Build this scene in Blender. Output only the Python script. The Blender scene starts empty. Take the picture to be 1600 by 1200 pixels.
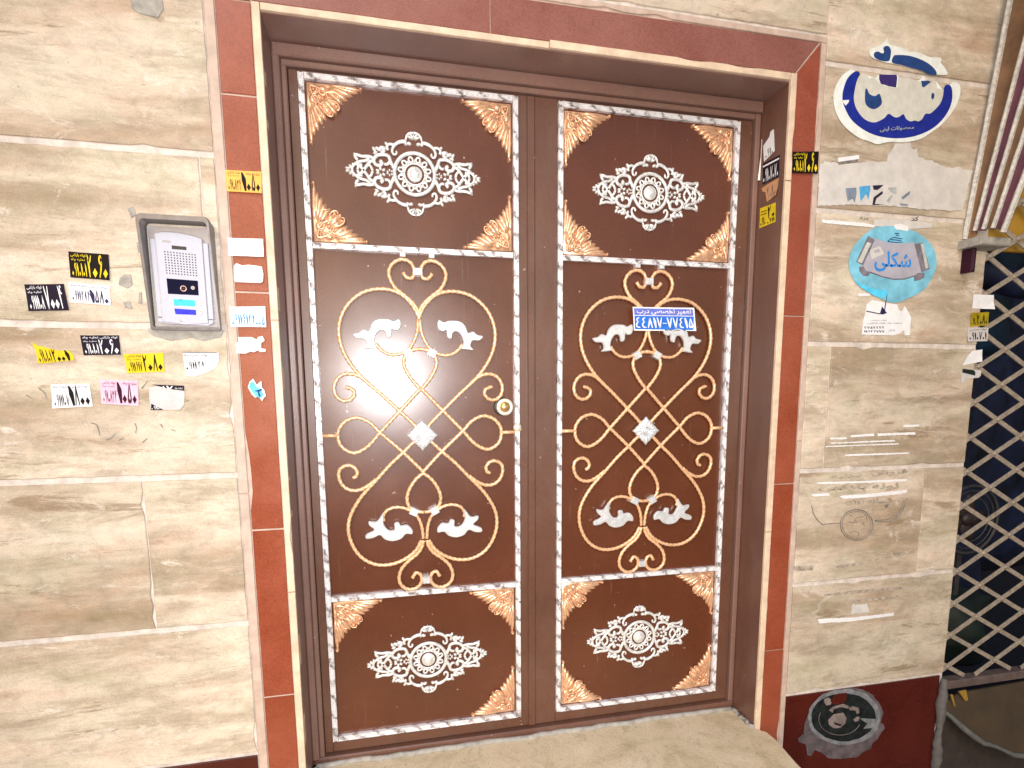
import bpy, bmesh, math, random
from mathutils import Vector, Matrix
from mathutils.geometry import tessellate_polygon

random.seed(7)
scene = bpy.context.scene
COL = scene.collection
PI = math.pi
R = math.radians

# ------------------------------------------------------------------ camera
cam_data = bpy.data.cameras.new('camera')
cam = bpy.data.objects.new('camera', cam_data)
COL.objects.link(cam)
cam.location = (0.2144, -1.7161, 1.1965)
cam.rotation_euler = (R(90 - 8.3213), R(0), R(-13.7848))
cam_data.sensor_fit = 'HORIZONTAL'
cam_data.sensor_width = 36.0
cam_data.lens = 943.6 / 1600 * 36.0
cam_data.shift_x = -(843.8 - 800) / 1600
cam_data.shift_y = (733.3 - 600) / 1600
cam_data.clip_start = 0.02
cam_data.clip_end = 500
scene.camera = cam

# ------------------------------------------------------------------ light
world = bpy.data.worlds.new('World')
scene.world = world
world.use_nodes = True
wn = world.node_tree
sky = wn.nodes.new('ShaderNodeTexSky')
sky.sky_type = 'NISHITA'
sky.sun_disc = False
sky.sun_elevation = R(14)
sky.sun_rotation = R(200)
bg = wn.nodes['Background']
bg.inputs['Strength'].default_value = 0.06
wn.links.new(sky.outputs[0], bg.inputs['Color'])

street_glow_d = bpy.data.lights.new('sun', 'SUN')  # weak sun lamp added as a stand-in for warm street light
street_glow_d.energy = 0.7
street_glow_d.angle = R(30)
street_glow_d.color = (1.0, 0.93, 0.87)
sun = bpy.data.objects.new('sun', street_glow_d)
COL.objects.link(sun)
sun.rotation_euler = (R(52), 0, R(-22))

# the phone's flash, beside its lens
fl_d = bpy.data.lights.new('phone_flash', 'SPOT')
fl_d.energy = 84
fl_d.color = (0.98, 0.975, 1.0)
fl_d.shadow_soft_size = 0.012
fl_d.spot_size = R(150)
fl_d.spot_blend = 0.85
fl = bpy.data.objects.new('phone_flash', fl_d)
COL.objects.link(fl)
fl.location = (0.20, -1.712, 1.215)
fl.rotation_euler = (R(86), 0, R(-7))

scene.view_settings.view_transform = 'Standard'
scene.view_settings.look = 'None'
scene.view_settings.gamma = 1
scene.view_settings.use_curve_mapping = False
scene.view_settings.exposure = 0.84

# ------------------------------------------------------------------ helpers
ORG = {}
def thing(name, label, cat, loc=(0, 0, 0), group=None):
    o = bpy.data.objects.new(name, None)
    o.empty_display_size = 0.05
    COL.objects.link(o)
    o.location = loc
    o['label'] = label; o['category'] = cat
    if group: o['group'] = group
    ORG[o.name] = Vector(loc)
    return o

def tag(o, label=None, cat=None, group=None, kind=None):
    if label: o['label'] = label
    if cat: o['category'] = cat
    if group: o['group'] = group
    if kind: o['kind'] = kind
    return o

class MB:
    def __init__(self): self.v = []; self.f = []
    def add(self, verts, faces):
        n = len(self.v)
        self.v += [tuple(p) for p in verts]
        self.f += [tuple(i + n for i in f) for f in faces]
        return self
    def box(self, x0, x1, y0, y1, z0, z1, bev=0.0):
        if bev <= 0:
            v = [(x, y, z) for z in (z0, z1) for y in (y0, y1) for x in (x0, x1)]
            self.add(v, [(0, 2, 3, 1), (4, 5, 7, 6), (0, 1, 5, 4), (2, 6, 7, 3), (0, 4, 6, 2), (1, 3, 7, 5)])
        else:
            self.prism([(x0, z0), (x1, z0), (x1, z1), (x0, z1)], y0, y1, bev)
        return self
    def prism(self, poly, yf, yb, bev=0.0):
        """outline in (x, z); front at yf (towards the viewer), back at yb; bevelled front edge"""
        a = sum(poly[i][0] * poly[(i + 1) % len(poly)][1] - poly[(i + 1) % len(poly)][0] * poly[i][1] for i in range(len(poly)))
        if a < 0: poly = poly[::-1]
        n = len(poly)
        if bev > 0:
            ins = []
            for i in range(n):
                p = Vector(poly[i - 1]); q = Vector(poly[i]); r = Vector(poly[(i + 1) % n])
                d1 = (q - p); d2 = (r - q)
                if d1.length < 1e-7 or d2.length < 1e-7: ins.append(tuple(q)); continue
                d1.normalize(); d2.normalize()
                m = Vector((-d1.y - d2.y, d1.x + d2.x))
                if m.length < 1e-4: m = Vector((-d1.y, d1.x))
                m.normalize()
                c = max(0.45, m.dot(Vector((-d1.y, d1.x))))
                ins.append(tuple(q + m * (bev / c)))
            rings = [(ins, yf), (poly, yf + bev), (poly, yb)]
        else:
            rings = [(poly, yf), (poly, yb)]
        V = [(p[0], y, p[1]) for pl, y in rings for p in pl]
        F = []
        tri = tessellate_polygon([[Vector((p[0], p[1], 0)) for p in rings[0][0]]])
        for t in tri:
            pa, pb, pc = [Vector(rings[0][0][k]) for k in t]
            s = (pb - pa).x * (pc - pa).y - (pb - pa).y * (pc - pa).x
            F.append(tuple(t) if s > 0 else tuple(t[::-1]))
        for k in range(len(rings) - 1):
            b = k * n
            for i in range(n):
                j = (i + 1) % n
                F.append((b + i, b + n + i, b + n + j, b + j))
        return self.add(V, F)
    def tube(self, pts, r, sides=6, taper=None, flat=1.0, closed=False):
        """round bar along pts (x, y, z)"""
        P = [Vector(p) for p in pts]; n = len(P)
        V = []; F = []
        for i in range(n):
            a = P[i - 1] if (i > 0 or closed) else P[i]
            b = P[(i + 1) % n] if (i < n - 1 or closed) else P[i]
            t = (b - a)
            t = t.normalized() if t.length > 1e-9 else Vector((1, 0, 0))
            u = Vector((0, 1, 0)).cross(t)
            if u.length < 1e-3: u = Vector((1, 0, 0))
            u.normalize(); w = t.cross(u).normalized()
            rr = r * (taper(i / (n - 1)) if taper else 1)
            for k in range(sides):
                an = 2 * PI * k / sides
                V.append(P[i] + u * (math.cos(an) * rr) + w * (math.sin(an) * rr * flat))
        m = n if closed else n - 1
        for i in range(m):
            for k in range(sides):
                a0 = i * sides + k; a1 = i * sides + (k + 1) % sides
                b0 = ((i + 1) % n) * sides + k; b1 = ((i + 1) % n) * sides + (k + 1) % sides
                F.append((a0, a1, b1, b0))
        if not closed:
            F.append(tuple(range(sides))[::-1]); F.append(tuple((n - 1) * sides + k for k in range(sides)))
        return self.add(V, F)
    def twist(self, pts, r, pitch=0.016, sides=8, closed=False):
        """twisted square bar following pts, which are closely spaced"""
        P = [Vector(p) for p in pts]; n = len(P); s = 0; V = []; F = []
        for i in range(n):
            if i: s += (P[i] - P[i - 1]).length
            a = P[max(0, i - 1)]; b = P[min(n - 1, i + 1)]
            t = (b - a).normalized()
            u = Vector((0, 1, 0)).cross(t).normalized(); w = t.cross(u)
            for k in range(sides):
                an = 2 * PI * k / sides
                rr = r * (1 + 0.15 * math.cos(2 * (an - 2 * PI * s / pitch / 2)))
                V.append(P[i] + u * math.cos(an) * rr + w * math.sin(an) * rr)
        for i in range(n - 1):
            for k in range(sides):
                k2 = (k + 1) % sides
                F.append((i * sides + k, i * sides + k2, (i + 1) * sides + k2, (i + 1) * sides + k))
        F.append(tuple(range(sides))[::-1]); F.append(tuple((n - 1) * sides + k for k in range(sides)))
        return self.add(V, F)
    def lathe(self, c, prof, seg=24, axis='y', squash=1.0):
        """profile (radius, depth) turned about the axis through c that faces the viewer (-y)"""
        V = []; F = []
        for (r, d) in prof:
            for k in range(seg):
                a = 2 * PI * k / seg
                V.append((c[0] + r * math.cos(a), c[1] - d, c[2] + r * math.sin(a) * squash))
        for i in range(len(prof) - 1):
            for k in range(seg):
                k2 = (k + 1) % seg
                F.append((i * seg + k, i * seg + k2, (i + 1) * seg + k2, (i + 1) * seg + k))
        F.append(tuple((len(prof) - 1) * seg + k for k in range(seg)))
        return self.add(V, F)
    def lump(self, c, rx, ry, rz, ang=0, nu=8, nv=4):
        """half an ellipsoid proud of the plane y = c.y, long axis rx turned by ang"""
        V = []; F = []
        ca, sa = math.cos(ang), math.sin(ang)
        for i in range(nv):
            ph = (PI / 2) * i / nv
            for k in range(nu):
                a = 2 * PI * k / nu
                x = rx * math.cos(ph) * math.cos(a); z = rz * math.cos(ph) * math.sin(a)
                V.append((c[0] + x * ca - z * sa, c[1] - ry * math.sin(ph), c[2] + x * sa + z * ca))
        V.append((c[0], c[1] - ry, c[2]))
        for i in range(nv - 1):
            for k in range(nu):
                k2 = (k + 1) % nu
                F.append((i * nu + k, i * nu + k2, (i + 1) * nu + k2, (i + 1) * nu + k))
        for k in range(nu):
            F.append(((nv - 1) * nu + k, (nv - 1) * nu + (k + 1) % nu, nv * nu))
        return self.add(V, F)
    def mirror(self, cx=None, cz=None):
        """a copy of everything so far, mirrored"""
        V = [((2 * cx - x) if cx is not None else x, y, (2 * cz - z) if cz is not None else z) for x, y, z in self.v]
        flip = (cx is None) != (cz is None)
        F = [f[::-1] if flip else f for f in self.f]
        return self.add(V, F)
    def mesh(self, name, org=Vector((0, 0, 0)), smooth=False):
        me = bpy.data.meshes.new(name)
        me.from_pydata([(x - org.x, y - org.y, z - org.z) for x, y, z in self.v], [], self.f)
        me.update()
        if smooth:
            me.polygons.foreach_set('use_smooth', [True] * len(me.polygons))
        return me
    def build(self, name, mat, parent=None, smooth=False):
        org = ORG[parent.name] if parent else Vector((0, 0, 0))
        me = self.mesh(name, org, smooth)
        me.materials.append(mat)
        o = bpy.data.objects.new(name, me)
        COL.objects.link(o)
        if parent: o.parent = parent
        ORG[o.name] = org
        return o

def solid(name, mat, label, cat, mb, group=None, smooth=False):
    """a thing that is one mesh, its origin at its own base"""
    xs = [p[0] for p in mb.v]; ys = [p[1] for p in mb.v]; zs = [p[2] for p in mb.v]
    loc = Vector(((min(xs) + max(xs)) / 2, max(ys), min(zs)))
    me = mb.mesh(name, loc, smooth); me.materials.append(mat)
    o = bpy.data.objects.new(name, me); COL.objects.link(o); o.location = loc
    ORG[o.name] = loc
    return tag(o, label, cat, group)

def smooth_path(pts, step=0.006, closed=False):
    """Catmull-Rom through pts ((x, z) pairs), resampled evenly"""
    P = [Vector(p) for p in pts]; n = len(P); out = []
    rng = n if closed else n - 1
    for i in range(rng):
        if closed:
            p0, p1, p2, p3 = P[(i - 1) % n], P[i], P[(i + 1) % n], P[(i + 2) % n]
        else:
            p0 = P[i - 1] if i else P[0] * 2 - P[1]
            p1, p2 = P[i], P[i + 1]
            p3 = P[i + 2] if i + 2 < n else P[-1] * 2 - P[-2]
        m = max(2, int((p2 - p1).length / step + 0.5))
        for k in range(m):
            t = k / m
            out.append(0.5 * ((2 * p1) + (p2 - p0) * t + (2 * p0 - 5 * p1 + 4 * p2 - p3) * t * t + (3 * p1 - p0 - 3 * p2 + p3) * t ** 3))
    if not closed: out.append(P[-1])
    return out

# ------------------------------------------------------------------ materials
def nodes(name):
    m = bpy.data.materials.new(name); m.use_nodes = True
    nt = m.node_tree; b = nt.nodes['Principled BSDF']
    return m, nt, b
def N(nt, t, **kw):
    n = nt.nodes.new(t)
    for k, v in kw.items():
        if k in n.inputs: n.inputs[k].default_value = v
        else: setattr(n, k, v)
    return n
def ramp(nt, src, stops):
    r = nt.nodes.new('ShaderNodeValToRGB')
    while len(r.color_ramp.elements) < len(stops): r.color_ramp.elements.new(0.5)
    for e, (p, c) in zip(r.color_ramp.elements, stops):
        e.position = p; e.color = (c[0], c[1], c[2], 1) if not isinstance(c, (int, float)) else (c, c, c, 1)
    nt.links.new(src, r.inputs[0])
    return r
def mixc(nt, fac, a, b, mode='MIX'):
    m = nt.nodes.new('ShaderNodeMix'); m.data_type = 'RGBA'; m.blend_type = mode
    for s, v in ((m.inputs[0], fac), (m.inputs[6], a), (m.inputs[7], b)):
        if hasattr(v, 'links'): nt.links.new(v, s)
        elif isinstance(v, (int, float)): s.default_value = v
        else: s.default_value = (v[0], v[1], v[2], 1)
    return m.outputs[2]
def bump(nt, b, h, strength, dist=0.002):
    bp = N(nt, 'ShaderNodeBump', Strength=strength, Distance=dist)
    nt.links.new(h, bp.inputs['Height']); nt.links.new(bp.outputs[0], b.inputs['Normal'])

def pos(nt, scale, per_object=False):
    g = nt.nodes.new('ShaderNodeNewGeometry')
    src = g.outputs['Position']
    if per_object:
        oi = nt.nodes.new('ShaderNodeObjectInfo')
        mul = N(nt, 'ShaderNodeVectorMath', operation='SCALE'); mul.inputs[0].default_value = (13.1, 7.7, 19.3)
        nt.links.new(oi.outputs['Random'], mul.inputs['Scale'])
        ad = N(nt, 'ShaderNodeVectorMath', operation='ADD')
        nt.links.new(src, ad.inputs[0]); nt.links.new(mul.outputs[0], ad.inputs[1]); src = ad.outputs[0]
    mp = nt.nodes.new('ShaderNodeMapping'); mp.inputs['Scale'].default_value = scale
    nt.links.new(src, mp.inputs[0])
    return mp.outputs[0]
def noise(nt, vec, scale, detail=6, rough=0.6, dist=0.0):
    n = N(nt, 'ShaderNodeTexNoise', Scale=scale, Detail=detail, Roughness=rough, Distortion=dist)
    nt.links.new(vec, n.inputs['Vector'])
    return n.outputs['Fac']

def paint(name, col, rough=0.5, metal=0.0, var=0.12, scale=30, bmp=0.0, coat=0.0, spec=0.5):
    m, nt, b = nodes(name)
    v = pos(nt, (1, 1, 1))
    n = noise(nt, v, scale, 5, 0.65)
    c2 = tuple(max(0, x * (1 - var)) for x in col); c3 = tuple(min(1, x * (1 + var)) for x in col)
    r = ramp(nt, n, [(0.3, c2), (0.7, c3)])
    nt.links.new(r.outputs[0], b.inputs['Base Color'])
    b.inputs['Metallic'].default_value = metal
    b.inputs['Specular IOR Level'].default_value = spec
    rr = ramp(nt, n, [(0.3, max(0, rough - 0.07)), (0.7, min(1, rough + 0.08))])
    nt.links.new(rr.outputs[0], b.inputs['Roughness'])
    b.inputs['Coat Weight'].default_value = coat
    if bmp: bump(nt, b, noise(nt, v, scale * 4, 3), bmp, 0.001)
    return m

def travertine(name):
    m, nt, b = nodes(name)
    v = pos(nt, (1.0, 1.0, 5.5), True)
    vi = pos(nt, (1, 1, 1), True)
    # broad soft beds
    bands = noise(nt, pos(nt, (1, 1, 5.5), True), 1.25, 9, 0.62, 0.25)
    c = ramp(nt, bands, [(0.30, (0.32, 0.245, 0.165)), (0.42, (0.42, 0.34, 0.26)), (0.51, (0.55, 0.475, 0.385)), (0.62, (0.61, 0.54, 0.45)), (0.78, (0.68, 0.62, 0.54))])
    # pinkish and olive clouds
    pk = ramp(nt, noise(nt, pos(nt, (1, 1, 2.4), True), 4.2, 7, 0.66, 0.5), [(0.34, (0.86, 0.88, 0.80)), (0.50, (1.0, 0.985, 0.96)), (0.66, (1.05, 0.96, 0.92))])
    col = mixc(nt, 1.0, c.outputs[0], pk.outputs[0], 'MULTIPLY')
    mot = ramp(nt, noise(nt, pos(nt, (1, 1, 1.4), True), 15.0, 8, 0.72, 0.8), [(0.32, 0.80), (0.50, 1.0), (0.70, 1.14)])
    col = mixc(nt, 1.0, col, mot.outputs[0], 'MULTIPLY')
    grey = ramp(nt, noise(nt, pos(nt, (1, 1, 4.2), True), 2.8, 10, 0.74, 0.3), [(0.51, 0.0), (0.60, 0.5), (0.72, 0.85)])
    col = mixc(nt, grey.outputs[0], col, (0.30, 0.235, 0.165))
    vein = ramp(nt, noise(nt, pos(nt, (1, 1, 7.0), True), 2.6, 12, 0.80, 0.4), [(0.57, 0.0), (0.63, 0.75)])
    col = mixc(nt, vein.outputs[0], col, (0.25, 0.175, 0.11))
    pale = ramp(nt, noise(nt, pos(nt, (1, 1, 2.2), True), 7.0, 9, 0.78, 0.6), [(0.57, 0.0), (0.66, 0.75)])
    col = mixc(nt, pale.outputs[0], col, (0.69, 0.63, 0.56))
    pit = ramp(nt, noise(nt, pos(nt, (1, 1, 2.4), True), 48.0, 4, 0.6), [(0.68, 0.0), (0.74, 0.7)])
    col = mixc(nt, pit.outputs[0], col, (0.22, 0.16, 0.10))
    gr = noise(nt, vi, 260, 3, 0.8)
    spk = ramp(nt, gr, [(0.3, 0.86), (0.7, 1.10)])
    col = mixc(nt, 1.0, col, spk.outputs[0], 'MULTIPLY')
    oi = nt.nodes.new('ShaderNodeObjectInfo')
    tr = ramp(nt, oi.outputs['Random'], [(0.0, (0.98, 0.95, 0.91)), (0.5, (1.09, 1.065, 1.04)), (1.0, (1.22, 1.19, 1.17))])
    col = mixc(nt, 1.0, col, tr.outputs[0], 'MULTIPLY')
    nt.links.new(col, b.inputs['Base Color'])
    b.inputs['Roughness'].default_value = 0.55
    b.inputs['Specular IOR Level'].default_value = 0.3
    bump(nt, b, noise(nt, pos(nt, (1, 1, 3), True), 40, 6, 0.7, 0.6), 0.35, 0.004)
    return m

M = {}
M['travertine'] = travertine('travertine')
M['grout'] = paint('grout', (0.62, 0.54, 0.48), 0.9, var=0.28, scale=22, bmp=0.6)
M['grout_grey'] = paint('grout_grey', (0.36, 0.33, 0.29), 0.9, var=0.3, scale=40, bmp=0.6)
M['pale_stone'] = paint('pale_stone', (0.54, 0.40, 0.32), 0.5, var=0.2, scale=22, bmp=0.15)
M['cream_stone'] = paint('cream_stone', (0.70, 0.53, 0.38), 0.45, var=0.22, scale=18, bmp=0.15)
def sill(name):
    m, nt, b = nodes(name)
    v = pos(nt, (1, 1, 1))
    c = ramp(nt, noise(nt, v, 7, 8, 0.7, 0.6), [(0.32, (0.46, 0.36, 0.22)), (0.5, (0.64, 0.51, 0.34)), (0.7, (0.72, 0.59, 0.42))])
    st = ramp(nt, noise(nt, v, 13, 9, 0.75, 0.8), [(0.54, 0.0), (0.68, 0.7)])
    col = mixc(nt, st.outputs[0], c.outputs[0], (0.40, 0.33, 0.22))
    gr = ramp(nt, noise(nt, v, 150, 3, 0.8), [(0.30, 0.78), (0.5, 1.0), (0.7, 1.12)])
    col = mixc(nt, 1.0, col, gr.outputs[0], 'MULTIPLY')
    sp = ramp(nt, noise(nt, v, 75, 2, 0.5), [(0.70, 0.0), (0.73, 0.8)])
    col = mixc(nt, sp.outputs[0], col, (0.20, 0.15, 0.10))
    nt.links.new(col, b.inputs['Base Color']); b.inputs['Roughness'].default_value = 0.75; b.inputs['Specular IOR Level'].default_value = 0.25
    bump(nt, b, noise(nt, v, 90, 5, 0.7), 0.5, 0.003)
    return m
M['sill_stone'] = sill('sill_stone')

def granite(name, a, bcol, rough=0.22):
    m, nt, b = nodes(name)
    v = pos(nt, (1, 1, 1), True)
    n1 = noise(nt, v, 6, 6, 0.65); n2 = noise(nt, v, 240, 3, 0.8)
    c = ramp(nt, n1, [(0.3, a), (0.7, bcol)])
    s = ramp(nt, n2, [(0.3, 0.66), (0.5, 1.0), (0.72, 1.22)])
    col = mixc(nt, 1.0, c.outputs[0], s.outputs[0], 'MULTIPLY')
    dust = ramp(nt, noise(nt, v, 85, 4, 0.85), [(0.66, 0.0), (0.78, 0.35)])
    col = mixc(nt, dust.outputs[0], col, (0.5, 0.34, 0.27))
    nt.links.new(col, b.inputs['Base Color'])
    rr = ramp(nt, n1, [(0.3, rough), (0.7, rough + 0.12)])
    nt.links.new(rr.outputs[0], b.inputs['Roughness'])
    bump(nt, b, n2, 0.06, 0.001)
    return m
M['red_granite'] = granite('red_granite', (0.25, 0.050, 0.020), (0.33, 0.082, 0.042))
M['hazed_granite'] = granite('hazed_granite', (0.23, 0.078, 0.055), (0.29, 0.115, 0.088))  # duller top tiles: reflected haze put into the granite colour
M['base_granite'] = granite('base_granite', (0.060, 0.006, 0.003), (0.092, 0.012, 0.006))

def door_paint(name, col, rough, dusty=0.3):
    m, nt, b = nodes(name)
    v = pos(nt, (1, 1, 1))
    n1 = noise(nt, v, 4, 6, 0.6); n2 = noise(nt, v, 220, 3, 0.8)
    c = ramp(nt, n1, [(0.3, tuple(x * 0.85 for x in col)), (0.7, tuple(x * 1.15 for x in col))])
    s = ramp(nt, n2, [(0.3, 0.78), (0.72, 1.2)])
    cc = mixc(nt, 1.0, c.outputs[0], s.outputs[0], 'MULTIPLY')
    vs = pos(nt, (1, 1, 0.35))
    d = ramp(nt, noise(nt, vs, 12, 8, 0.75, 0.5), [(0.46, 0.0), (0.72, dusty)])
    cc = mixc(nt, d.outputs[0], cc, (0.20, 0.135, 0.105))
    scr = ramp(nt, noise(nt, pos(nt, (70, 70, 2.2)), 2.0, 3, 0.5), [(0.69, 0.0), (0.78, 0.45)])
    cc = mixc(nt, scr.outputs[0], cc, (0.22, 0.14, 0.105))
    chip = ramp(nt, noise(nt, v, 60, 2, 0.5), [(0.76, 0.0), (0.775, 1.0)])
    cc = mixc(nt, chip.outputs[0], cc, (0.38, 0.27, 0.22))
    nt.links.new(cc, b.inputs['Base Color'])
    rr = ramp(nt, n1, [(0.3, rough), (0.7, rough + 0.08)])
    nt.links.new(rr.outputs[0], b.inputs['Roughness'])
    b.inputs['Coat Weight'].default_value = 0.42
    b.inputs['Coat Roughness'].default_value = 0.40
    bump(nt, b, noise(nt, v, 22, 2, 0.5), 0.06, 0.0012)
    return m
M['door_panel'] = door_paint('door_panel', (0.105, 0.027, 0.009), 0.21, 0.03)
M['door_stile'] = door_paint('door_stile', (0.120, 0.047, 0.027), 0.32, 0.25)
M['door_frame'] = door_paint('door_frame', (0.145, 0.062, 0.040), 0.30, 0.30)
M['lightened_paint'] = door_paint('lightened_paint', (0.21, 0.110, 0.085), 0.34, 0.50)  # paler dusty frame paint; missing light on left jamb and stops put into colour

def sheen_silver(name):
    m, nt, b = nodes(name)
    v = pos(nt, (1, 1, 1))
    # forged slanting hollows, the silver's dark reflections painted into their colour
    w = N(nt, 'ShaderNodeTexWave', Scale=11.0, Distortion=4.5, Detail=3.0); w.inputs['Detail Scale'].default_value = 2.0
    w.bands_direction = 'DIAGONAL'
    nt.links.new(v, w.inputs['Vector'])
    n = noise(nt, v, 75, 5, 0.7, 0.5)
    a = nt.nodes.new('ShaderNodeMath'); a.operation = 'MULTIPLY'
    nt.links.new(w.outputs['Fac'], a.inputs[0]); nt.links.new(n, a.inputs[1])
    r = ramp(nt, a.outputs[0], [(0.30, (0.80, 0.78, 0.79)), (0.45, (0.52, 0.475, 0.47)), (0.58, (0.20, 0.16, 0.155))])
    nt.links.new(r.outputs[0], b.inputs['Base Color'])
    b.inputs['Metallic'].default_value = 0.25
    b.inputs['Roughness'].default_value = 0.36
    bump(nt, b, a.outputs[0], 0.4, 0.002)
    return m
M['sheen_silver'] = sheen_silver('sheen_silver')
M['silver'] = paint('silver', (0.78, 0.78, 0.79), 0.36, 0.45, 0.12, 60, 0.15)
M['shaded_silver'] = paint('shaded_silver', (0.80, 0.775, 0.75), 0.36, 0.35, 0.28, 110, 0.15)  # grey variation paints the medallions' relief shading into the silver
M['gold_bar'] = paint('gold_bar', (0.84, 0.50, 0.28), 0.30, 0.25, 0.18, 60, 0.15)
M['gold_leaf'] = paint('gold_leaf', (0.84, 0.49, 0.30), 0.32, 0.55, 0.25, 60, 0.2)
M['brass'] = paint('brass', (0.75, 0.47, 0.20), 0.22, 0.75, 0.08, 30)
M['brass_pale'] = paint('brass_pale', (0.85, 0.78, 0.66), 0.3, 0.3, 0.08, 30)
M['dark_metal'] = paint('dark_metal', (0.03, 0.022, 0.018), 0.5)

M['hood'] = paint('hood', (0.22, 0.195, 0.185), 0.40, 0.2, 0.2, 40, 0.1)
M['plate'] = paint('plate', (0.44, 0.455, 0.55), 0.40, 0.2, 0.05, 90)
M['plate_rim'] = paint('plate_rim', (0.36, 0.33, 0.33), 0.45, 0.3)
M['black_glass'] = paint('black_glass', (0.003, 0.003, 0.022), 0.5, spec=0.08)
M['lens_ring'] = paint('lens_ring', (0.75, 0.42, 0.35), 0.3, 0.4)
M['chrome'] = paint('chrome', (0.82, 0.80, 0.78), 0.18, 0.7)
def lit(name, a, bcol, st):
    m, nt, b = nodes(name)
    n = noise(nt, pos(nt, (1, 1, 1)), 75, 1)
    r = ramp(nt, n, [(0.38, a), (0.62, bcol)])
    nt.links.new(r.outputs[0], b.inputs['Base Color']); nt.links.new(r.outputs[0], b.inputs['Emission Color'])
    b.inputs['Emission Strength'].default_value = st
    return m
M['lit_cyan'] = lit('lit_cyan', (0.0, 0.08, 0.85), (0.02, 0.55, 1.0), 0.8)
M['lit_blue'] = lit('lit_blue', (0.0, 0.0, 0.35), (0.005, 0.01, 0.75), 0.6)

def paper(name, col, var=0.08, rough=0.5, scale=35): M[name] = paint(name, col, rough, 0, var, scale, 0.05, spec=0.15)
paper('paper_white', (0.82, 0.80, 0.80)); paper('paper_grey', (0.58, 0.54, 0.52), 0.12)
paper('paper_yellow', (0.72, 0.52, 0.02), 0.1); paper('paper_mustard', (0.34, 0.25, 0.01), 0.3)
paper('paper_pink', (0.80, 0.48, 0.60)); paper('paper_orange', (0.85, 0.45, 0.10)); paper('paper_peach', (0.60, 0.30, 0.15), 0.2)
paper('paper_black', (0.008, 0.004, 0.005)); paper('paper_navy', (0.012, 0.007, 0.020)); paper('paper_cyan', (0.15, 0.55, 0.72), 0.3)
paper('ink_black', (0.008, 0.005, 0.006), 0.2); paper('ink_maroon', (0.035, 0.006, 0.018), 0.2); paper('ink_yellow', (0.78, 0.58, 0.02), 0.1)
paper('ink_violet', (0.028, 0.022, 0.085), 0.2); paper('ink_blue', (0.03, 0.25, 0.72), 0.15); paper('ink_grey', (0.22, 0.19, 0.17), 0.4, 0.7)
paper('ink_navy', (0.01, 0.06, 0.22), 0.2)
paper('sign_blue', (0.014, 0.026, 0.26), 0.25); paper('sign_teal', (0.02, 0.055, 0.19), 0.25); paper('sign_violet', (0.045, 0.028, 0.15), 0.25)
paper('sign_letter', (0.62, 0.60, 0.53), 0.12, 0.6); paper('sign_white', (0.78, 0.80, 0.76), 0.12, 0.6)
paper('plaque_blue', (0.03, 0.16, 0.62), 0.25, 0.4); paper('plaque_violet', (0.14, 0.17, 0.55), 0.2, 0.4)
paper('ghost', (0.40, 0.33, 0.26), 0.5, 0.8, 60)
paper('residue', (0.62, 0.58, 0.54), 0.14, 0.75, 20); paper('sky_blue', (0.20, 0.50, 0.64), 0.3, 0.5, 14); paper('rim_blue', (0.10, 0.55, 0.80), 0.2)
paper('banner', (0.42, 0.40, 0.46), 0.15, 0.6, 20); paper('banner_dark', (0.20, 0.18, 0.21), 0.35, 0.6, 40); paper('banner_pale', (0.55, 0.56, 0.50), 0.2)
paper('photo_slate', (0.20, 0.24, 0.30), 0.3); paper('photo_blue', (0.08, 0.33, 0.58), 0.3); paper('photo_dark', (0.03, 0.02, 0.05), 0.3); paper('photo_pale', (0.42, 0.45, 0.43), 0.25)
paper('cap_green', (0.013, 0.016, 0.016), 0.7, 0.6, 50); paper('cap_ring', (0.20, 0.20, 0.21), 0.45, 0.6, 40); paper('cap_pale', (0.22, 0.17, 0.155), 0.35)
M['glue_film'] = paint('glue_film', (0.11, 0.085, 0.09), 0.6, 0, 0.5, 30)
M['lattice'] = paint('lattice', (0.34, 0.275, 0.215), 0.5, 0.1, 0.3, 60, 0.2)
M['rail'] = paint('rail', (0.13, 0.09, 0.08), 0.6, 0.1, 0.3, 30, 0.2)
M['tarp_navy'] = paint('tarp_navy', (0.003, 0.007, 0.030), 0.6, 0, 0.9, 7, 0.2)
M['tarp_blue'] = paint('tarp_blue', (0.003, 0.020, 0.050), 0.6, 0, 0.9, 7, 0.2)
M['tarp_plum'] = paint('tarp_plum', (0.022, 0.006, 0.026), 0.6, 0, 0.4, 6)
M['tarp_green'] = paint('tarp_green', (0.003, 0.009, 0.006), 0.6, 0, 0.4, 6)
M['shop_dark'] = paint('shop_dark', (0.004, 0.005, 0.014), 0.8)
M['hose'] = paint('hose', (0.035, 0.032, 0.035), 0.5, 0, 0.4)
M['fan_brown'] = paint('fan_brown', (0.03, 0.018, 0.016), 0.5, 0, 0.4)
M['awning_rib'] = paint('awning_rib', (0.62, 0.58, 0.52), 0.5, 0.1, 0.35, 90, 0.2)
M['awning_cloth'] = paint('awning_cloth', (0.24, 0.125, 0.060), 0.8, 0, 0.35, 14, 0.2)
M['awning_plum'] = paint('awning_plum', (0.16, 0.05, 0.07), 0.8, 0, 0.35, 14, 0.2)
M['yellow_board'] = paint('yellow_board', (0.40, 0.22, 0.02), 0.5)
M['cardboard'] = paint('cardboard', (0.052, 0.032, 0.015), 0.85, 0, 0.3, 12, 0.2)
M['torn_paper'] = paint('torn_paper', (0.11, 0.108, 0.098), 0.85, 0, 0.3, 40, 0.4)
M['tape'] = paint('tape', (0.33, 0.19, 0.03), 0.3)
M['step_concrete'] = paint('step_concrete', (0.036, 0.025, 0.021), 0.9, 0, 0.35, 20, 0.5)
M['mortar_dark'] = paint('mortar_dark', (0.13, 0.115, 0.105), 0.9, 0, 0.3, 30, 0.6)
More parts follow.
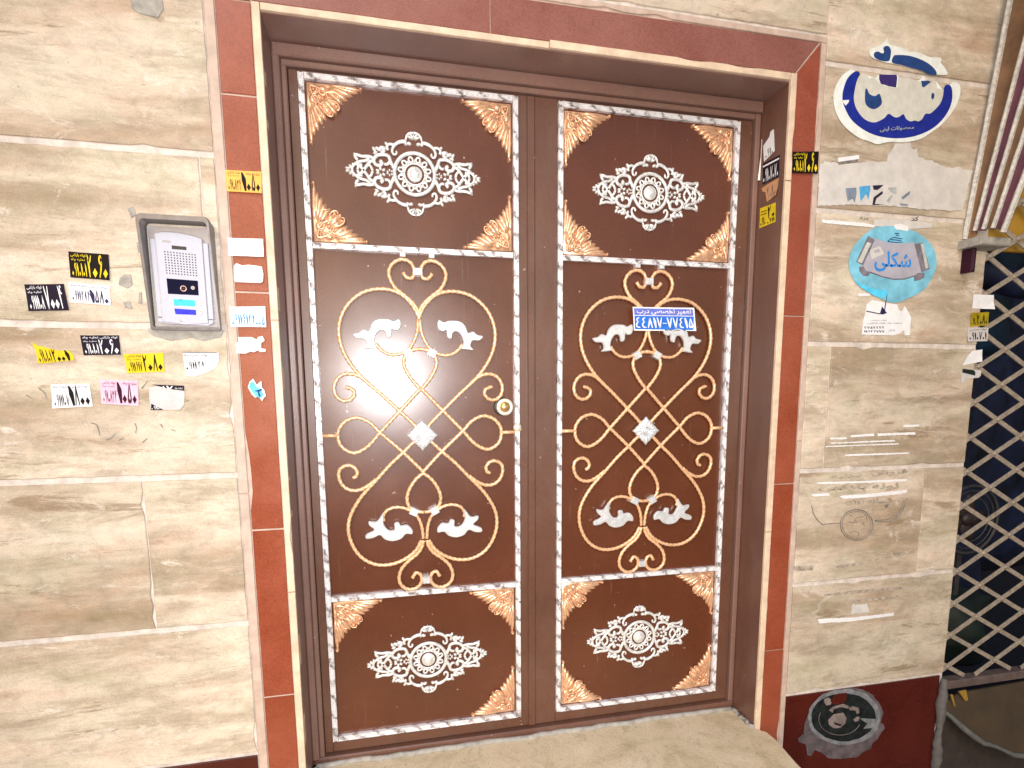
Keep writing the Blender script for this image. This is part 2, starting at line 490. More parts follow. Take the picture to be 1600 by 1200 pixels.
M['ground'] = paint('ground', (0.16, 0.13, 0.11), 0.9, 0, 0.3, 8, 0.4)

# ================================================================== setting
g = MB(); g.add([(-30, -40, -0.42), (30, -40, -0.42), (30, 3, -0.42), (-30, 3, -0.42)], [(0, 1, 2, 3)])
tag(g.build('ground', M['ground']), kind='structure')

# ------------------------------------------------------------------ stone clad wall
def ragged(x0, x1, z0, z1, amp=0.0016, step=0.03, chip=0.04):
    """a sawn slab's outline with slightly broken edges"""
    out = []
    cs = [(x0, z0), (x1, z0), (x1, z1), (x0, z1)]
    for i in range(4):
        a = Vector(cs[i]); b = Vector(cs[(i + 1) % 4]); n = max(1, int((b - a).length / step))
        d = (b - a).normalized(); nrm = Vector((-d.y, d.x))
        for k in range(n):
            j = random.uniform(0, amp)
            if k and random.random() < chip: j += random.uniform(0.003, 0.008)
            if k == 0: j = amp * 0.5
            out.append(tuple(a.lerp(b, k / n) + nrm * j + (d * j if k == 0 else Vector((0, 0)))))
    return out

wall = thing('stone_wall', 'travertine clad street wall with wide pale grout joints, around the door', 'wall', (0.7, 0.02, -0.4))
b = MB()
b.box(-3.2, -0.185, 0.004, 0.30, -0.42, 3.4)
b.box(1.523, 2.199, 0.004, 0.55, -0.42, 3.4)
b.box(-0.185, 1.523, 0.004, 0.30, 2.216, 3.4)
b.build('mortar_bed', M['grout'], wall)
GAP = 0.0070
def slab(x0, x1, z0, z1, proud=0.0):
    m = MB(); m.prism(ragged(x0 + 0.0012, x1 - 0.0012, z0 + GAP, z1 - GAP), -proud - random.uniform(0, 0.0015), 0.02, 0.0015)
    m.build('travertine_slab', M['travertine'], wall)
left_rows = [(0.153, 0.542, [-2.3, -1.35, -0.1845]), (0.542, 0.951, [-2.6, -1.62, -0.4085, -0.1845]), (0.951, 1.331, [-2.4, -1.3, -0.1845]),
             (1.331, 1.743, [-2.7, -1.7, -0.86, -0.2195, -0.1845]), (1.743, 2.16, [-2.4, -1.25, -0.1845]), (2.16, 2.58, [-2.6, -1.6, -0.6, 0.55, 1.523])]
for z0, z1, xs in left_rows:
    for a, c in zip(xs[:-1], xs[1:]):
        if z1 > 2.5 and c > -0.5:
            slab(max(a, -0.6), c, 2.217, z1)
        else:
            slab(a, c, z0, z1)
right_rows = [(0.104, 0.507, [1.5225, 2.2]), (0.507, 0.901, [1.5225, 2.03, 2.2]), (0.901, 1.315, [1.5225, 1.612, 2.2]),
              (1.315, 1.724, [1.5225, 2.2]), (1.724, 2.146, [1.5225, 2.2]), (2.146, 2.58, [1.5225, 2.2])]
for z0, z1, xs in right_rows:
    for a, c in zip(xs[:-1], xs[1:]): slab(a, c, z0, z1)
for z0, z1, xs in ((2.58, 3.0, [-2.4, -1.2, -0.1, 1.0, 2.2]), (3.0, 3.4, [-2.7, -1.7, -0.6, 0.5, 1.5, 2.2])):
    for a, c in zip(xs[:-1], xs[1:]): slab(a, c, z0, z1)
# dark red plinth slabs under the travertine
for x0, x1, zt in ((-2.4, -1.3, 0.15), (-1.3, -0.1845, 0.15), (1.5225, 2.185, 0.101)):
    m = MB(); m.prism(ragged(x0 + 0.002, x1 - 0.002, -0.42, zt, 0.0006, 0.08, 0.02), -0.003, 0.02, 0.0015)
    m.build('plinth_slab', M['base_granite'], wall)
# smears of cement left on the stone
def blob(poly, y=-0.003, yb=0.004): return MB().prism(poly, y, yb, 0.0008)
for poly, mt in (([(-0.336, 2.0652), (-0.2706, 2.0741), (-0.2694, 2.0553), (-0.283, 2.0358), (-0.3042, 2.0371), (-0.3224, 2.0401), (-0.3361, 2.0491)], 'grout_grey'),
                 ([(-0.3613, 1.3258), (-0.3432, 1.323), (-0.2658, 1.3215), (-0.2022, 1.3292), (-0.1922, 1.3231), (-0.1992, 1.307), (-0.2413, 1.2967), (-0.2671, 1.3042), (-0.314, 1.2955), (-0.3529, 1.3073), (-0.3635, 1.3164)], 'grout_grey'),
                 ([(-0.4021, 1.4525), (-0.3897, 1.453), (-0.3876, 1.429), (-0.3994, 1.4195), (-0.4179, 1.4278), (-0.4139, 1.443)], 'grout_grey'),
                 ([(-0.3709, 1.5286), (-0.3596, 1.5321), (-0.3588, 1.5083), (-0.3687, 1.5049)], 'grout_grey'),
                 ([(-0.3752, 1.4112), (-0.3696, 1.4114), (-0.3705, 1.384), (-0.3788, 1.3852)], 'grout_grey'),
                 ([(-0.4106, 1.3858), (-0.3965, 1.3892), (-0.3925, 1.3711), (-0.4089, 1.3737)], 'grout_grey'),
                 ([(-0.3834, 1.6059), (-0.3707, 1.6111), (-0.3655, 1.5924), (-0.3771, 1.5843)], 'grout_grey')):
    blob(poly).build('cement_smear', M[mt], wall)

# ------------------------------------------------------------------ red granite surround of the doorway
sur = thing('door_surround', 'red granite tile border edged with pale stone strips around the brown door', 'door surround', (0.67, 0.0, -0.02))
def piece(name, mat, x0, x1, z0, z1, yf, yb=0.02, bev=0.0012, rag=0.0006):
    m = MB(); m.prism(ragged(x0, x1, z0, z1, rag, 0.05, 0.02), yf, yb, bev)
    return m.build(name, M[mat], sur)
b = MB(); b.box(-0.184, -0.062, 0.004, 0.03, -0.41, 2.214); b.box(1.4065, 1.521, 0.004, 0.03, -0.41, 2.214); b.box(-0.06, 1.404, 0.004, 0.03, 2.0835, 2.214)
b.build('mortar_backing', M['pale_stone'], sur)
zs = [-0.40, 0.32, 0.80, 1.42, 1.886, 2.098]
for a, c in zip(zs[:-1], zs[1:]):
    piece('red_tile', 'red_granite', -0.159, -0.0805, a + 0.0022, c - 0.0022, 0.0)
m = MB(); m.prism([(-0.159, 2.0995), (-0.0805, 2.0995), (-0.159, 2.193)], 0.0, 0.02, 0.0012); m.build('red_tile', M['red_granite'], sur)
zs = [-0.40, 0.28, 0.86, 1.40, 1.868]
for a, c in zip(zs[:-1], zs[1:]):
    piece('red_tile', 'red_granite', 1.4265, 1.5015, a + 0.0012, c - 0.0012, 0.0)
m = MB(); m.prism([(1.4265, 1.8692), (1.5015, 1.8692), (1.5015, 2.197), (1.4265, 2.108)], 0.0, 0.02, 0.0012); m.build('red_tile', M['red_granite'], sur)
m = MB(); m.prism([(-0.0775, 2.1005), (0.50, 2.1005), (0.50, 2.1935), (-0.155, 2.1935)], 0.0, 0.02, 0.0012); m.build('red_tile', M['hazed_granite'], sur)
m = MB(); m.prism([(0.502, 2.1005), (1.419, 2.1055), (1.495, 2.1985), (0.502, 2.1935)], 0.0, 0.02, 0.0012); m.build('red_tile', M['hazed_granite'], sur)
for x0, x1, z0, z1 in ((-0.184, -0.161, -0.41, 0.9), (-0.184, -0.161, 0.902, 2.196)): piece('outer_strip', 'pale_stone', x0, x1, z0, z1, -0.002)
for x0, x1, z0, z1 in ((1.5035, 1.521, -0.41, 1.0), (1.5035, 1.521, 1.002, 2.1985)): piece('outer_strip', 'pale_stone', x0, x1, z0, z1, -0.002)
piece('outer_strip', 'pale_stone', -0.184, 1.521, 2.199, 2.2155, -0.002)
for z0, z1 in ((-0.41, 0.62), (0.622, 1.35), (1.352, 2.0985)): piece('inner_strip', 'cream_stone', -0.079, -0.060, z0, z1, -0.004, 0.03)
for z0, z1 in ((-0.41, 0.70), (0.702, 1.80), (1.802, 2.1035)): piece('inner_strip', 'cream_stone', 1.4045, 1.4250, z0, z1, -0.004, 0.03)
piece('inner_strip', 'cream_stone', -0.059, 0.66, 2.0815, 2.0985, -0.004, 0.03); piece('inner_strip', 'cream_stone', 0.662, 1.4035, 2.0835, 2.1035, -0.004, 0.03)

# ------------------------------------------------------------------ steel door frame lining the opening
fr = thing('door_frame', 'dusty brown steel frame lining the doorway, with stepped mouldings', 'door frame', (0.67, 0.16, 0.0))
MB().box(-0.075, -0.0602, 0.006, 0.20, 0.0, 2.08).build('jamb', M['lightened_paint'], fr)
MB().box(1.4042, 1.42, 0.006, 0.20, 0.0, 2.08).build('jamb', M['door_frame'], fr)
MB().box(-0.0600, 1.4040, 0.006, 0.20, 2.0800, 2.10).build('soffit', M['lightened_paint'], fr)
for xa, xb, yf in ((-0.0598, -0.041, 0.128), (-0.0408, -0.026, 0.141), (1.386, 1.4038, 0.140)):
    MB().box(xa, xb, yf, 0.19, 0.0265, 2.0465 if yf < 0.135 or xa > 1 else 2.0295, 0.003).build('stop_moulding', M['lightened_paint'], fr)
MB().box(-0.0598, 1.4038, 0.128, 0.19, 2.047, 2.0798, 0.004).build('head_moulding', M['lightened_paint'], fr)
MB().box(-0.0405, 1.3855, 0.143, 0.19, 2.030, 2.0465, 0.003).build('head_moulding', M['lightened_paint'], fr)
MB().box(-0.0598, 1.4038, 0.138, 0.20, 0.0, 0.026, 0.004).build('threshold_bar', M['door_frame'], fr)

# ------------------------------------------------------------------ stone doorstep
m = MB()
pl = [(-0.60, -0.7), (1.385, -0.7), (1.412, -0.36), (1.420, -0.2), (1.434, -0.08), (1.430, -0.03), (1.4040, -0.004), (1.4038, 0.137), (-0.0595, 0.137), (-0.0595, -0.006), (-0.60, -0.006)]
n = len(pl)
top = [(x, y, 0.0) for x, y in pl]; bot = [(x, y, -0.42) for x, y in pl]
m.v = top + bot; m.f = [tuple(range(n)) if True else ()] + [(i, n + i, n + (i + 1) % n, (i + 1) % n) for i in range(n)]
step = solid('doorstep', M['sill_stone'], 'yellowish worn stone step at the foot of the brown door', 'doorstep', m)
fil = thing('mortar_fillet', 'lumpy grey mortar fillet between doorstep and brown door frame', 'mortar', (0.67, 0.137, 0.0))
def fillet(path, r):
    k = MB(); P = []
    for x, y, h in path:
        P.append((x, y, 0.001 + h * 0.3))
    k.tube(P, r, 7, None, 1.0); k.build('mortar_bead', M['grout_grey'], fil, True)
xs = [-0.05 + 1.44 * i / 40 for i in range(41)]
fillet([(x, 0.132 + random.uniform(-0.004, 0.004), random.uniform(0, 0.015)) for x in xs], 0.010)
fillet([(1.398 + random.uniform(-0.003, 0.002), 0.125 - 0.125 * i / 12, random.uniform(0.0, 0.012)) for i in range(13)], 0.009)
fillet([(-0.052 + random.uniform(-0.003, 0.004), 0.128 - 0.128 * i / 12, random.uniform(0.0, 0.03)) for i in range(13)], 0.012)

# ================================================================== the door's two leaves
PY = 0.160           # face of the sheet panels
W0 = 0.606           # width of the silver frame on a leaf
ZB, ZT = 0.070, 2.020
RL, RU = 0.5369, 1.5725   # centre heights of the two cross rails
BW = 0.0160
leaf1 = thing('door_leaf', 'left brown steel door leaf with round brass knob and gilded scrollwork', 'door', (0.303, 0.185, 0.030))
leaf2 = thing('door_leaf', 'right brown steel door leaf with gilded scrollwork, without a knob', 'door', (0.303, 0.185, 0.030))
DX = 0.7283
def leaf_body(root, xa, xb):
    MB().box(xa, xb, PY, 0.20, 0.030, 2.0295, 0.002).build('panel_sheet', M['door_panel'], root)
    k = MB()
    k.box(xa + 0.0005, 0.0 - 0.0005, PY - 0.004, PY + 0.01, 0.031, 2.0285, 0.002)
    k.box(W0 + 0.0005, xb - 0.0005, PY - 0.004, PY + 0.01, 0.031, 2.0285, 0.002)
    k.build('stile', M['door_stile'], root)
leaf_body(leaf1, -0.0255, 0.6465)
leaf_body(leaf2, -0.0775, 0.6560)
MB().box(0.6320, 0.6570, 0.1475, 0.1555, 0.033, 2.026, 0.003).build('cover_strip', M['door_stile'], leaf1)
MB().box(-0.0005, W0 + 0.0005, PY - 0.004, PY + 0.01, 0.0312, ZB - 0.0005, 0.002).build('bottom_rail', M['door_stile'], leaf1)
o = MB().box(-0.0005, W0 + 0.0005, PY - 0.004, PY + 0.01, ZT + 0.0005, 2.0284, 0.002).build('top_rail', M['door_stile'], leaf1)

def forged_bar(x0, x1, z0, z1):
    """flat silver bar: two thin lips with a row of slanting forged leaves between"""
    k = MB(); yb = PY - 0.004; yf = PY - 0.0145
    k.box(x0, x1, yf + 0.003, yb + 0.004, z0, z1, 0.0015)
    vert = (z1 - z0) > (x1 - x0)
    if vert:
        k.box(x0, x0 + 0.0038, yf, yf + 0.004, z0, z1, 0.001); k.box(x1 - 0.0038, x1, yf, yf + 0.004, z0, z1, 0.001)
        n = int((z1 - z0) / 0.030)
        for i in range(n):
            k.lump(((x0 + x1) / 2, yf + 0.0031, z0 + (i + 0.5) * (z1 - z0) / n), 0.0125, 0.0028, 0.0040, R(62), 8, 3)
    else:
        k.box(x0, x1, yf, yf + 0.004, z0, z0 + 0.0038, 0.001); k.box(x0, x1, yf, yf + 0.004, z1 - 0.0038, z1, 0.001)
        n = int((x1 - x0) / 0.030)
        for i in range(n):
            k.lump((x0 + (i + 0.5) * (x1 - x0) / n, yf + 0.0031, (z0 + z1) / 2), 0.0125, 0.0028, 0.0040, R(28), 8, 3)
    k.build('frame_bar', M['sheen_silver'], leaf1)
forged_bar(0, BW, ZB, ZT); forged_bar(W0 - BW, W0, ZB, ZT)
for z in (ZB + BW / 2, RL, RU, ZT - BW / 2):
    forged_bar(BW + 0.0006, W0 - BW - 0.0006, z - BW / 2, z + BW / 2)

# -------- scrollwork (outlines in metres on the leaf; left half, mirrored about the middle)
CX = 0.303
SY = PY - 0.0125
def fit(pts, zc=None):
    return pts
def bar(pts, both=True, r=0.0056, step=0.004):
    sp = smooth_path(pts, step)
    for s in ((1, -1) if both else (1,)):
        path = [((p.x if s > 0 else 2 * CX - p.x), SY, p.y) for p in sp]
        MB().twist(path, r).build('scroll_bar', M['gold_bar'], leaf1, True)
def sh(pts, dx): return [(x + dx, z) for x, z in pts]
# the axis of the crop drifts a little; sx brings each list onto the middle line
def on_axis(pts, ax): return [(x + (CX - ax), z) for x, z in pts]
AXT = (0.2975, 1.4585)[0]; AXJ = (0.3073, 1.3758)[0]; AXC = (0.3025, 1.0334)[0]; AXB = (0.2993, 0.7102)[0]
heart = on_axis([(0.3024, 1.3826), (0.296, 1.4056), (0.2817, 1.4259), (0.2593, 1.4458), (0.2369, 1.4632), (0.2231, 1.4853), (0.2184, 1.5077), (0.2268, 1.5282), (0.244, 1.5416), (0.2623, 1.5451), (0.2795, 1.5387), (0.2892, 1.5242), (0.2905, 1.5062), (0.2846, 1.4946), (0.2736, 1.4932), (0.2646, 1.4992), (0.2585, 1.5089)], AXT + 0.003)
bar(heart)
lobe = on_axis([(0.3041, 1.3757), (0.2927, 1.4032), (0.2771, 1.4258), (0.2547, 1.4456), (0.2231, 1.4582), (0.1824, 1.459), (0.1417, 1.4463), (0.1049, 1.4159), (0.0835, 1.3793), (0.075, 1.3384), (0.081, 1.293), (0.1022, 1.2473), (0.1365, 1.2034), (0.1852, 1.1586), (0.2394, 1.1058), (0.2762, 1.069), (0.3025, 1.0358)], AXC)
bar(lobe)
lobe2 = on_axis([(0.3024, 1.0319), (0.2745, 1.0104), (0.245, 0.9817), (0.2059, 0.946), (0.1619, 0.8984), (0.118, 0.8509), (0.0881, 0.8029), (0.0772, 0.7638), (0.0801, 0.7237), (0.0971, 0.6823), (0.1243, 0.6526), (0.1618, 0.6361), (0.2052, 0.6366), (0.2447, 0.6519), (0.2748, 0.6756), (0.2918, 0.7055)], AXC + 0.001)
bar(lobe2)
heart2 = on_axis([(0.2948, 0.7053), (0.2898, 0.685), (0.2744, 0.6627), (0.2493, 0.6438), (0.2266, 0.6195), (0.2174, 0.5917), (0.2225, 0.5678), (0.2417, 0.5521), (0.2639, 0.5514), (0.2806, 0.5631), (0.287, 0.581), (0.2815, 0.5972), (0.2688, 0.6023), (0.2574, 0.5859)], AXB + 0.001)
bar(heart2)
spiral = on_axis([(0.3041, 1.3757), (0.3018, 1.343), (0.2916, 1.3148), (0.2779, 1.2935), (0.2588, 1.2792), (0.2354, 1.2733), (0.2124, 1.2763), (0.1922, 1.29), (0.1814, 1.306)], AXJ)
bar(spiral, r=0.0050)
spiral2 = on_axis([(0.2939, 0.7105), (0.2905, 0.7467), (0.28, 0.7779), (0.2635, 0.7965), (0.2398, 0.8103), (0.2111, 0.8142), (0.1869, 0.8054), (0.1758, 0.7884), (0.1772, 0.7733)], AXB)
bar(spiral2, r=0.0050)
drop = on_axis([(0.3005, 1.1726), (0.2753, 1.2037), (0.2575, 1.2368), (0.2559, 1.2603), (0.2657, 1.2769), (0.2824, 1.2874), (0.306, 1.2915)], (0.3033, 1.2252)[0])
bar(drop)
cord = on_axis([(0.3005, 1.1726), (0.2395, 1.1082), (0.1788, 1.044), (0.157, 1.0179), (0.133, 0.9968), (0.1072, 0.9854), (0.0868, 0.9893), (0.067, 1.0056), (0.059, 1.0296), (0.0624, 1.0557), (0.0815, 1.0791), (0.1092, 1.0891), (0.1296, 1.0855), (0.1543, 1.0709), (0.1788, 1.044), (0.245, 0.9817), (0.3057, 0.918)], AXC)
bar(cord)
drop2 = on_axis([(0.3057, 0.918), (0.2819, 0.8988), (0.2618, 0.8696), (0.2532, 0.8399), (0.2592, 0.8144), (0.2782, 0.7993), (0.3035, 0.7945)], (0.3043, 0.8628)[0])
bar(drop2)
curl = on_axis([(0.1585, 1.1823), (0.1387, 1.201), (0.1166, 1.214), (0.0897, 1.2172), (0.0669, 1.2055), (0.0546, 1.18), (0.0588, 1.1544), (0.076, 1.1394), (0.0968, 1.1411), (0.1096, 1.1552), (0.108, 1.1692), (0.0947, 1.1767), (0.0849, 1.1786)], AXC)
bar(curl)
curl2 = on_axis([(0.162, 0.9033), (0.1379, 0.8845), (0.1118, 0.8723), (0.0864, 0.8734), (0.0664, 0.8874), (0.056, 0.9121), (0.0594, 0.9362), (0.0781, 0.9476), (0.0963, 0.9446), (0.1082, 0.9297), (0.1057, 0.9151), (0.0949, 0.9097)], AXC)
bar(curl2)
zst = (0.0391, 1.0372)[1]
for xa, xb in ((BW, on_axis([(0.0603, 1.0391)], AXC)[0][0]), (2 * CX - on_axis([(0.0603, 1.0391)], AXC)[0][0], W0 - BW)):
    MB().tube([(xa, SY, zst), (xb, SY, zst)], 0.0056, 8).build('stub', M['gold_bar'], leaf1, True)

def collar(x, z, w, h, ang=0.0):
    ca, sa = math.cos(ang), math.sin(ang)
    P = [(x + dx * ca - dz * sa, z + dx * sa + dz * ca) for dx, dz in ((-w, -h), (w, -h), (w, h), (-w, h))]
    MB().prism(P, SY - 0.0095, PY - 0.001, 0.002).build('collar', M['silver'], leaf1)
zc = (0.298, 1.5119)[1]; collar(CX, zc, 0.0135, 0.0105)
c1 = on_axis([(0.2705, 1.2793)], (0.3057, 1.2797)[0])[0]; collar(c1[0], c1[1], 0.0125, 0.0115, R(28)); collar(2 * CX - c1[0], c1[1], 0.0125, 0.0115, R(-28))
c2 = on_axis([(0.2675, 0.7978)], (0.2986, 0.7963)[0])[0]; collar(c2[0], c2[1], 0.0125, 0.0115, R(-28)); collar(2 * CX - c2[0], c2[1], 0.0125, 0.0115, R(28))
collar(CX, (0.2994, 0.5774)[1], 0.0115, 0.0105)
for p in on_axis([(0.2588, 1.5499)], (0.3001, 1.5519)[0]):
    collar(p[0], RU - 0.0145, 0.0085, 0.0065); collar(2 * CX - p[0], RU - 0.0145, 0.0085, 0.0065)

def leaf_orn(poly, ribs, mir):
    k = MB(); k.prism([tuple(p) for p in smooth_path(poly, 0.005, True)], PY - 0.022, PY - 0.011, 0.0028)
    for rb in ribs:
        pts = [(p.x, PY - 0.0205, p.y) for p in smooth_path(rb, 0.006)]
        k.tube(pts, 0.0034, 6, lambda t: 1.0 - 0.55 * abs(2 * t - 1))
    if mir:
        k.v = [(2 * CX - x, y, z) for x, y, z in k.v]; k.f = [f[::-1] for f in k.f]
    k.build('leaf_ornament', M['silver'], leaf1, False)
ax = (0.3063, 1.3385)[0] + 0.002
upper = on_axis([(0.1809, 1.2921), (0.149, 1.2894), (0.1576, 1.301), (0.1509, 1.317), (0.1298, 1.3181), (0.1191, 1.3302), (0.1372, 1.3351), (0.1488, 1.3445), (0.1645, 1.3403), (0.1719, 1.3587), (0.1883, 1.3729), (0.2203, 1.3746), (0.2348, 1.3694), (0.2511, 1.3758), (0.2557, 1.3606), (0.2492, 1.3457), (0.2362, 1.3431), (0.2294, 1.3462), (0.2264, 1.3253), (0.2148, 1.3219), (0.2121, 1.3343), (0.2055, 1.3429), (0.1926, 1.3408), (0.1821, 1.3259), (0.1792, 1.3083), (0.1855, 1.2936)], ax)
ur = [on_axis([(0.1765, 1.2967), (0.1708, 1.3266), (0.1831, 1.3544), (0.2062, 1.3641), (0.2335, 1.3578), (0.2499, 1.3674)], ax), on_axis([(0.1631, 1.3034), (0.1571, 1.324), (0.1393, 1.3297)], ax), on_axis([(0.2082, 1.355), (0.2215, 1.3414), (0.2186, 1.3252)], ax)]
ax2 = (0.2989, 0.7513)[0] + 0.002
lower = on_axis([(0.1762, 0.7984), (0.1573, 0.7744), (0.1347, 0.7756), (0.1356, 0.763), (0.1493, 0.7487), (0.1252, 0.736), (0.1246, 0.7225), (0.146, 0.7237), (0.1652, 0.7311), (0.18, 0.7165), (0.2038, 0.71), (0.2281, 0.7161), (0.2431, 0.73), (0.2616, 0.7289), (0.2625, 0.7432), (0.2488, 0.7582), (0.2294, 0.7573), (0.2225, 0.7683), (0.2095, 0.7655), (0.2088, 0.7463), (0.1906, 0.7463), (0.1775, 0.7672), (0.1787, 0.7883)], ax2)
lr = [on_axis([(0.1717, 0.7786), (0.1706, 0.7485), (0.1914, 0.728), (0.2228, 0.7327), (0.2545, 0.7385)], ax2), on_axis([(0.1662, 0.7588), (0.15, 0.7697), (0.1406, 0.7713)], ax2), on_axis([(0.1608, 0.7389), (0.1439, 0.7324), (0.1296, 0.7297)], ax2)]
for mir in (False, True):
    leaf_orn(upper, ur, mir); leaf_orn(lower, lr, mir)

# square flower where the bars cross
k = MB(); fz = (0.3025, 1.0334)[1]; fx = CX
poly = []
for i in range(64):
    a = 2 * PI * i / 64
    d = 0.047 / (abs(math.cos(a)) + abs(math.sin(a)))
    poly.append((fx + math.cos(a) * d * (1 - 0.055 * (0.5 - 0.5 * math.cos(16 * a))), fz + math.sin(a) * d * (1 - 0.055 * (0.5 - 0.5 * math.cos(16 * a)))))
k.prism(poly, PY - 0.024, PY - 0.013, 0.002)
for i in range(16):
    a = 2 * PI * i / 16
    d = 0.045 / (abs(math.cos(a)) + abs(math.sin(a)))
    mid = (d + 0.016) / 2
    k.lump((fx + math.cos(a) * mid, PY - 0.0238, fz + math.sin(a) * mid), (d - 0.016) / 2, 0.003, 0.0036, a, 8, 3)
for r0, r1 in ((0.014, 0.0028), (0.0085, 0.0022)):
    k.tube([(fx + r0 * math.cos(2 * PI * i / 28), PY - 0.0255, fz + r0 * math.sin(2 * PI * i / 28)) for i in range(28)], r1, 6, closed=True)
k.lump((fx, PY - 0.024, fz), 0.0052, 0.005, 0.0052)
k.build('flower_plate', M['silver'], leaf1, True)

# -------- pierced medallions
S = 0.000288
def medallion():
    q = MB()       # upper right quarter; x, z from the middle
    y = PY - 0.0005
    def P(*l): return [(x * S, z * S) for x, z in l]
    def tb(l, r=13, fl=0.8, tp=None):
        q.tube([(p.x, y - 0.0040, p.y) for p in smooth_path(P(*l), 0.004)], r * 1.3 * S, 6, tp, fl)
    taper = lambda t: 1.15 - 0.6 * t
    # C-scrolls round the ring
    tb([(70, 300), (130, 292), (185, 258), (212, 205), (196, 168), (170, 180), (172, 205)], 15, tp=taper)
    tb([(185, 258), (235, 262), (262, 235), (250, 205)], 12)
    for x, z, a, l in ((262, 262, 0.9, 30), (300, 225, 0.2, 38), (345, 212, 0.5, 34), (385, 205, 1.1, 30), (372, 175, -0.4, 26), (300, 190, -0.5, 30)):
        q.lump((x * S, y, z * S), l * S, 0.0055, l * 0.55 * S, a)
    # side volutes
    tb([(200, 40), (232, 105), (250, 150), (310, 160), (365, 140), (392, 100), (372, 62), (330, 58), (312, 84), (334, 100)], 15)
    tb([(250, 150), (236, 110), (262, 72), (292, 74)], 12)
    tb([(392, 120), (440, 132), (500, 128), (560, 140), (562, 112), (540, 92)], 13)
    # lattice of the arms
    tb([(385, 100), (430, 80), (475, 20), (520, -35), (565, -62)], 13)
    tb([(430, 118), (470, 90), (520, 80), (560, 60), (592, 28), (598, 0)], 12)
    tb([(405, 0), (420, 40), (455, 62)], 11)
    tb([(500, 52), (532, 42), (548, 0)], 11)
    q.lump((565 * S, y, 142 * S), 22 * S, 0.006, 16 * S, 0.8)
    for a in range(3):
        an = R(20 + 60 * a)
        q.lump(((325 + 34 * math.cos(an)) * S, y, (34 * math.sin(an)) * S), 20 * S, 0.006, 15 * S, an)
        q.lump(((240 + 24 * math.cos(an)) * S, y, (24 * math.sin(an)) * S), 13 * S, 0.005, 10 * S, an)
    q.lump((612 * S, y, 30 * S), 24 * S, 0.007, 15 * S, 0.7); q.lump((640 * S, y, 12 * S), 26 * S, 0.007, 14 * S, 0.2)
    q.lump((588 * S, y, 48 * S), 20 * S, 0.006, 13 * S, 1.2)
    # half a shell on top
    for i in range(3):
        an = R(90 - 32 * i)
        q.lump((44 * math.cos(an) * S, y, (322 + 44 * math.sin(an)) * S), 42 * S, 0.0085, 13 * S, an)
    q.lump((45 * S, y, 285 * S), 26 * S, 0.007, 18 * S, 0.3); q.lump((78 * S, y, 282 * S), 20 * S, 0.0065, 18 * S, 0)
    tb([(0, 388), (40, 380), (68, 352), (76, 318)], 9)
    V, F = list(q.v), list(q.f)
    k = MB()
    for sx in (1, -1):
        for sz in (1, -1):
            k.add([(x * sx, yy, z * sz) for x, yy, z in V], [f[::-1] if sx * sz < 0 else f for f in F])
    # ring, petals and boss
    for rr, t, dp in ((196, 20, 0.0055), (100, 8, 0.003)):
        k.tube([(rr * S * math.cos(2 * PI * i / 48), y - dp, rr * S * math.sin(2 * PI * i / 48)) for i in range(48)], t * S, 6, closed=True)
    for i in range(12):
        a = 2 * PI * (i + 0.5) / 12
        k.tube([((138 * math.cos(a) + 26 * math.cos(t) * math.cos(a) - 20 * math.sin(t) * math.sin(a)) * S, y - 0.003, (138 * math.sin(a) + 26 * math.cos(t) * math.sin(a) + 20 * math.sin(t) * math.cos(a)) * S) for t in [2 * PI * j / 12 for j in range(12)]], 11 * S, 5, closed=True)
        k.lump((118 * S * math.cos(a + PI / 12), y - 0.001, 118 * S * math.sin(a + PI / 12)), 30 * S, 0.003, 8 * S, a + PI / 12, 6, 3)
    k.lathe((0, y, 0), [(74 * S, 0), (74 * S, 0.005), (64 * S, 0.0075), (50 * S, 0.0075), (46 * S, 0.0095), (28 * S, 0.0115), (10 * S, 0.0122)], 24)
    return k
med = medallion()
ztop = (0.3027, 1.7838)[1]; zbot = 0.5 * (ZB + BW + RL - BW / 2)
for z in (ztop, zbot):
    k = MB(); k.add([(x + CX, y, zz + z) for x, y, zz in med.v], med.f)
    k.build('medallion', M['shaded_silver'], leaf1, True)

